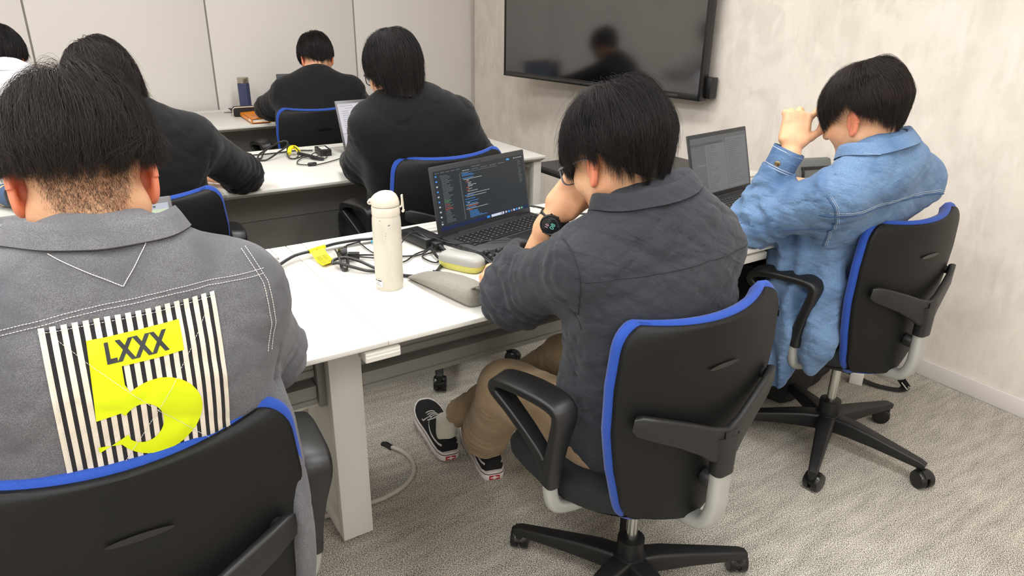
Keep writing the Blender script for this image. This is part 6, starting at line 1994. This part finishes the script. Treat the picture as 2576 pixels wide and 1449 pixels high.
def shoe(parent, loc, rz, pitch, roll, side):
    e = bpy.data.objects.new('shoe', None); COL.objects.link(e); e.parent = parent
    e.location = loc; e.rotation_euler = (R(pitch), R(roll), R(rz))
    def ring(mb, lv, mi=0, cap=True):
        n = len(foot_outline()); V = []; F = []
        for (g, z) in lv:
            for (x, y) in foot_outline(g, side): V.append((x, y, z + .016 * max(0, (y - .19) / .1) ** 2))
        for i in range(len(lv) - 1):
            for k in range(n): F.append((i * n + k, i * n + (k + 1) % n, (i + 1) * n + (k + 1) % n, (i + 1) * n + k))
        if cap: F.append(tuple(range(n))[::-1]); F.append(tuple((len(lv) - 1) * n + k for k in range(n)))
        mb.add(V, F, mi)
    mb = MB(); ring(mb, [(.001, 0), (.0045, .002), (.0055, .008), (.005, .022), (.0045, .0225)])
    sole = mb.build('sole', M['sole_white'], e, 50)
    mb = MB(); ring(mb, [(.0050, .0222), (.0052, .0225), (.0052, .0247), (.0050, .025)], cap=False); mb.build('sole_line', M['blk_plastic'], e)
    mb = MB(); ring(mb, [(.0042, .0248), (.0044, .025), (.0038, .031), (.002, .0315)]); mb.build('foxing', M['sole_white'], e, 50)
    mb = MB(); n = 20; V = []; F = []
    H = [(.004, .066), (.02, .074), (.05, .078), (.085, .080), (.12, .076), (.15, .066), (.18, .054), (.21, .046), (.24, .043), (.262, .040), (.277, .035), (.284, .031)]
    for (y, h) in H:
        w = float(np.interp(y, [q[0] for q in ST], [q[1] for q in ST])) + .002; cx = side * .006 * math.sin(max(0, (y - .1)) / .19 * 1.6); b = .028 + .016 * max(0, (y - .19) / .1) ** 2
        for k in range(n):
            a = PI * k / (n - 1); c, s = math.cos(a), math.sin(a)
            V.append((cx + w * math.copysign(abs(c) ** .55, c) * (1 - .22 * s * (1 if y < .15 else .5)), y, b + max(.003, h - .026) * abs(s) ** .75))
    for i in range(len(H) - 1):
        for k in range(n - 1): F.append((i * n + k, i * n + k + 1, (i + 1) * n + k + 1, (i + 1) * n + k))
    F.append(tuple(range(n))); F.append(tuple((len(H) - 1) * n + k for k in range(n))[::-1])
    mb.add(V, F); up = mb.build('upper', M['suede'], e, 60)
    bv = bvh_of(up)
    mb = MB()
    for s in (-1, 1):
        path = [(.012, .052), (.04, .049), (.075, .048), (.10, .052), (.122, .060), (.138, .070), (.150, .070), (.155, .060), (.160, .050), (.172, .047)]
        L = []
        for p in catmull([(0, a, b) for a, b in path], 4):
            h = bv.ray_cast(Vector((s * .2, p.y, min(p.z, .069))), Vector((-s, 0, 0)))
            if h[0] is not None: L.append((h[0] + Vector((s * .0004, 0, 0)), h[1]))
        if len(L) > 3: mb.sweep([q for q, _ in L], rrect(.0016, .0075, .0006), up=(0, 0, 1), fixed=True)
    mb.build('side_stripe', M['stitch_white'], e)
    mb = MB()
    for k in range(5):
        y = .128 + k * .017; z = float(np.interp(y, [q[0] for q in H], [q[1] for q in H])) + .003
        mb.tube([(-.022, y, z - .010), (-.01, y + .003, z + .001), (.01, y + .003, z + .001), (.022, y, z - .010)], .0022, 6, smooth=3)
    mb.tube([(0, .128, .076), (.02, .115, .086), (.035, .128, .074)], .002, 6, smooth=4); mb.tube([(0, .128, .076), (-.02, .115, .086), (-.034, .13, .072)], .002, 6, smooth=4)
    mb.build('laces', M['stitch_white'], e)
    mb = MB(); mb.mat = Matrix.Translation((0, -.0072, .0115))
    mb.box(-.017, .017, -.0012, .002, -.0075, .0075, bev=.0006, mi=0)
    mb.lathe([(.001, -.0016), (.0055, -.0016), (.0060, -.0013)], 14, (0, 0, 0), mi=1, axis='y')
    mb.box(-.013, .013, -.0014, -.001, -.002, .002, mi=1)
    mb.build('heel_tag', [M['red'], M['sole_white']], e)
    mb = MB(); mb.lathe([(.030, .06), (.033, .075), (.034, .10), (.035, .13)], 20, (0, .045, 0)); mb.build('sock', M['sock'], e)
    return e


shoe(e5, Vector((.968, 1.556, .0005)) + Vector(off5), -17, 0, 0, -1)
shoe(e5, Vector((.898, 1.714, .004)) + Vector(off5), -8, 4, 3, 1)
SHOE_SPOTS = [(e1, off1, [(-.10, 1.50), (.11, 1.52)]), (e6, off6, [(1.92, 1.66), (2.10, 1.68)]), (e2, off2, [(.1, 2.89), (.3, 2.89)]), (e3, off3, [(1.05, 2.89), (1.3, 2.89)]), (e4, off4, [(1.15, 4.36), (1.37, 4.36)]), (e7, off7, [(-.2, 4.26), (.02, 4.26)])]
for e, of, L in SHOE_SPOTS:
    for k, (x, y) in enumerate(L):
        mb = MB(); sd_ = 1 if k else -1
        n = len(foot_outline()); V = []; F = []
        for (g, z) in [(.001, .0), (.003, .02), (-.002, .04), (-.010, .06)]:
            for (a, b) in foot_outline(g, sd_): V.append((a, b, z + .02 * (z / .06) * max(0, 1 - b / .12)))
        for i in range(3):
            for j in range(n): F.append((i * n + j, i * n + (j + 1) % n, (i + 1) * n + (j + 1) % n, (i + 1) * n + j))
        F.append(tuple(range(n))[::-1]); F.append(tuple(3 * n + j for j in range(n)))
        mb.mat = Matrix.Translation(Vector((x, y, .0005)) + Vector(of)); mb.add(V, F); mb.build('shoe', M['blk_plastic'], e, 50)

# ------------------------------------------------------------------ denim seams and cuff
bv = bvh_of(shirt6); off = Vector(off6)
def S6(pts, dr, n=60, o=.0005): return snap_line(bv, [Vector(p) + off for p in pts], dr, n=n, off=o)
mb = MB(); ms_ = MB()
yoke = [(1.655, .9, .875), (1.78, .9, .895), (1.92, .9, .905), (2.03, .9, .905), (2.11, .9, .89)]
arm = [(1.61, 1.0, .94), (1.635, 1.0, .905), (1.652, 1.0, .87), (1.662, 1.0, .83), (1.668, 1.0, .79)]
for pts, dr in ((yoke, (0, 1, 0)), (arm, (.62, .75, -.2))):
    l = S6(pts, dr, 80)
    mb.tube(l, .0022, 6)
    for dz in (.006, .011):
        stitches(ms_, S6([(p[0], p[1], p[2] + dz) if dr == (0, 1, 0) else (p[0] + dz, p[1], p[2]) for p in pts], dr, 80, .0010), r=.0008, step=.0042)
mb.tube(S6([(1.66, 1.0, .845), (1.63, 1.05, .83), (1.60, 1.10, .82)], (.6, .75, -.15), 40), .0020, 6)
mb.build('seams', M['seam_blue'], shirt6)
ms_.build('stitching', M['stitch_pale'], shirt6)
ms_ = MB()
cb = bvh_of(col6)
for hz in (.006, .012):
    ln = []
    for k in range(70):
        a = R(-80 + 160 * k / 69); d = Vector((-math.sin(a), math.cos(a), 0)); c = Vector((1.846, 1.045, 1.022 + hz)) + off
        h = cb.ray_cast(c - d * .3, d)
        if h[0] is not None: ln.append(h[0] - d * .0008)
    stitches(ms_, ln, r=.0008)
ms_.build('collar_stitching', M['stitch_pale'], shirt6)
mb = MB()
c0 = A3((1.712, 1.253, .945)); c1 = A3((1.733, 1.238, 1.012)); dv = nrm(c1 - c0)
mb.sweep([tuple(c0 + off6 + dv * t) for t in (0, .004, .030, .062, .066)], [(x, z) for x, z in circ(.047, .041, 28)], scale=[.98, 1.03, 1.03, 1.07, 1.05], caps=False)
mb.sweep([tuple(c0 + off6 + dv * t) for t in (.002, .066)], [(x, z) for x, z in circ(.044, .038, 28)], scale=[.95, 1.05], caps=False)
cuff = mb.build('cuff', M['denim'], shirt6, 60)
mb = MB()
for t in (.006, .012, .058): mb.sweep([tuple(c0 + off6 + dv * (t - .001)), tuple(c0 + off6 + dv * (t + .001))], circ(.0488 + .0012 * (t > .05), .0428 + .0012 * (t > .05), 28), caps=False)
mb.build('cuff_stitching', M['stitch_pale'], shirt6)
mb = MB(); bs = np.cross(dv, nrm((.3, -.9, .2))); 
mb.lathe([(0, 0), (.008, 0), (.0085, .002), (.006, .0035), (0, .0035)], 16); 
M['brass'] = mat('brass_button', sr(150, 130, 96), .35, metal=.9)
b = mb.build('cuff_button', M['brass'], shirt6)
b.rotation_mode = 'QUATERNION'; n_ = nrm((-.75, -.25, -.05)); b.rotation_quaternion = Vector((0, 0, 1)).rotation_difference(Vector(n_)); b.location = Vector(c0 + dv * .034 + n_ * .047 + off6)
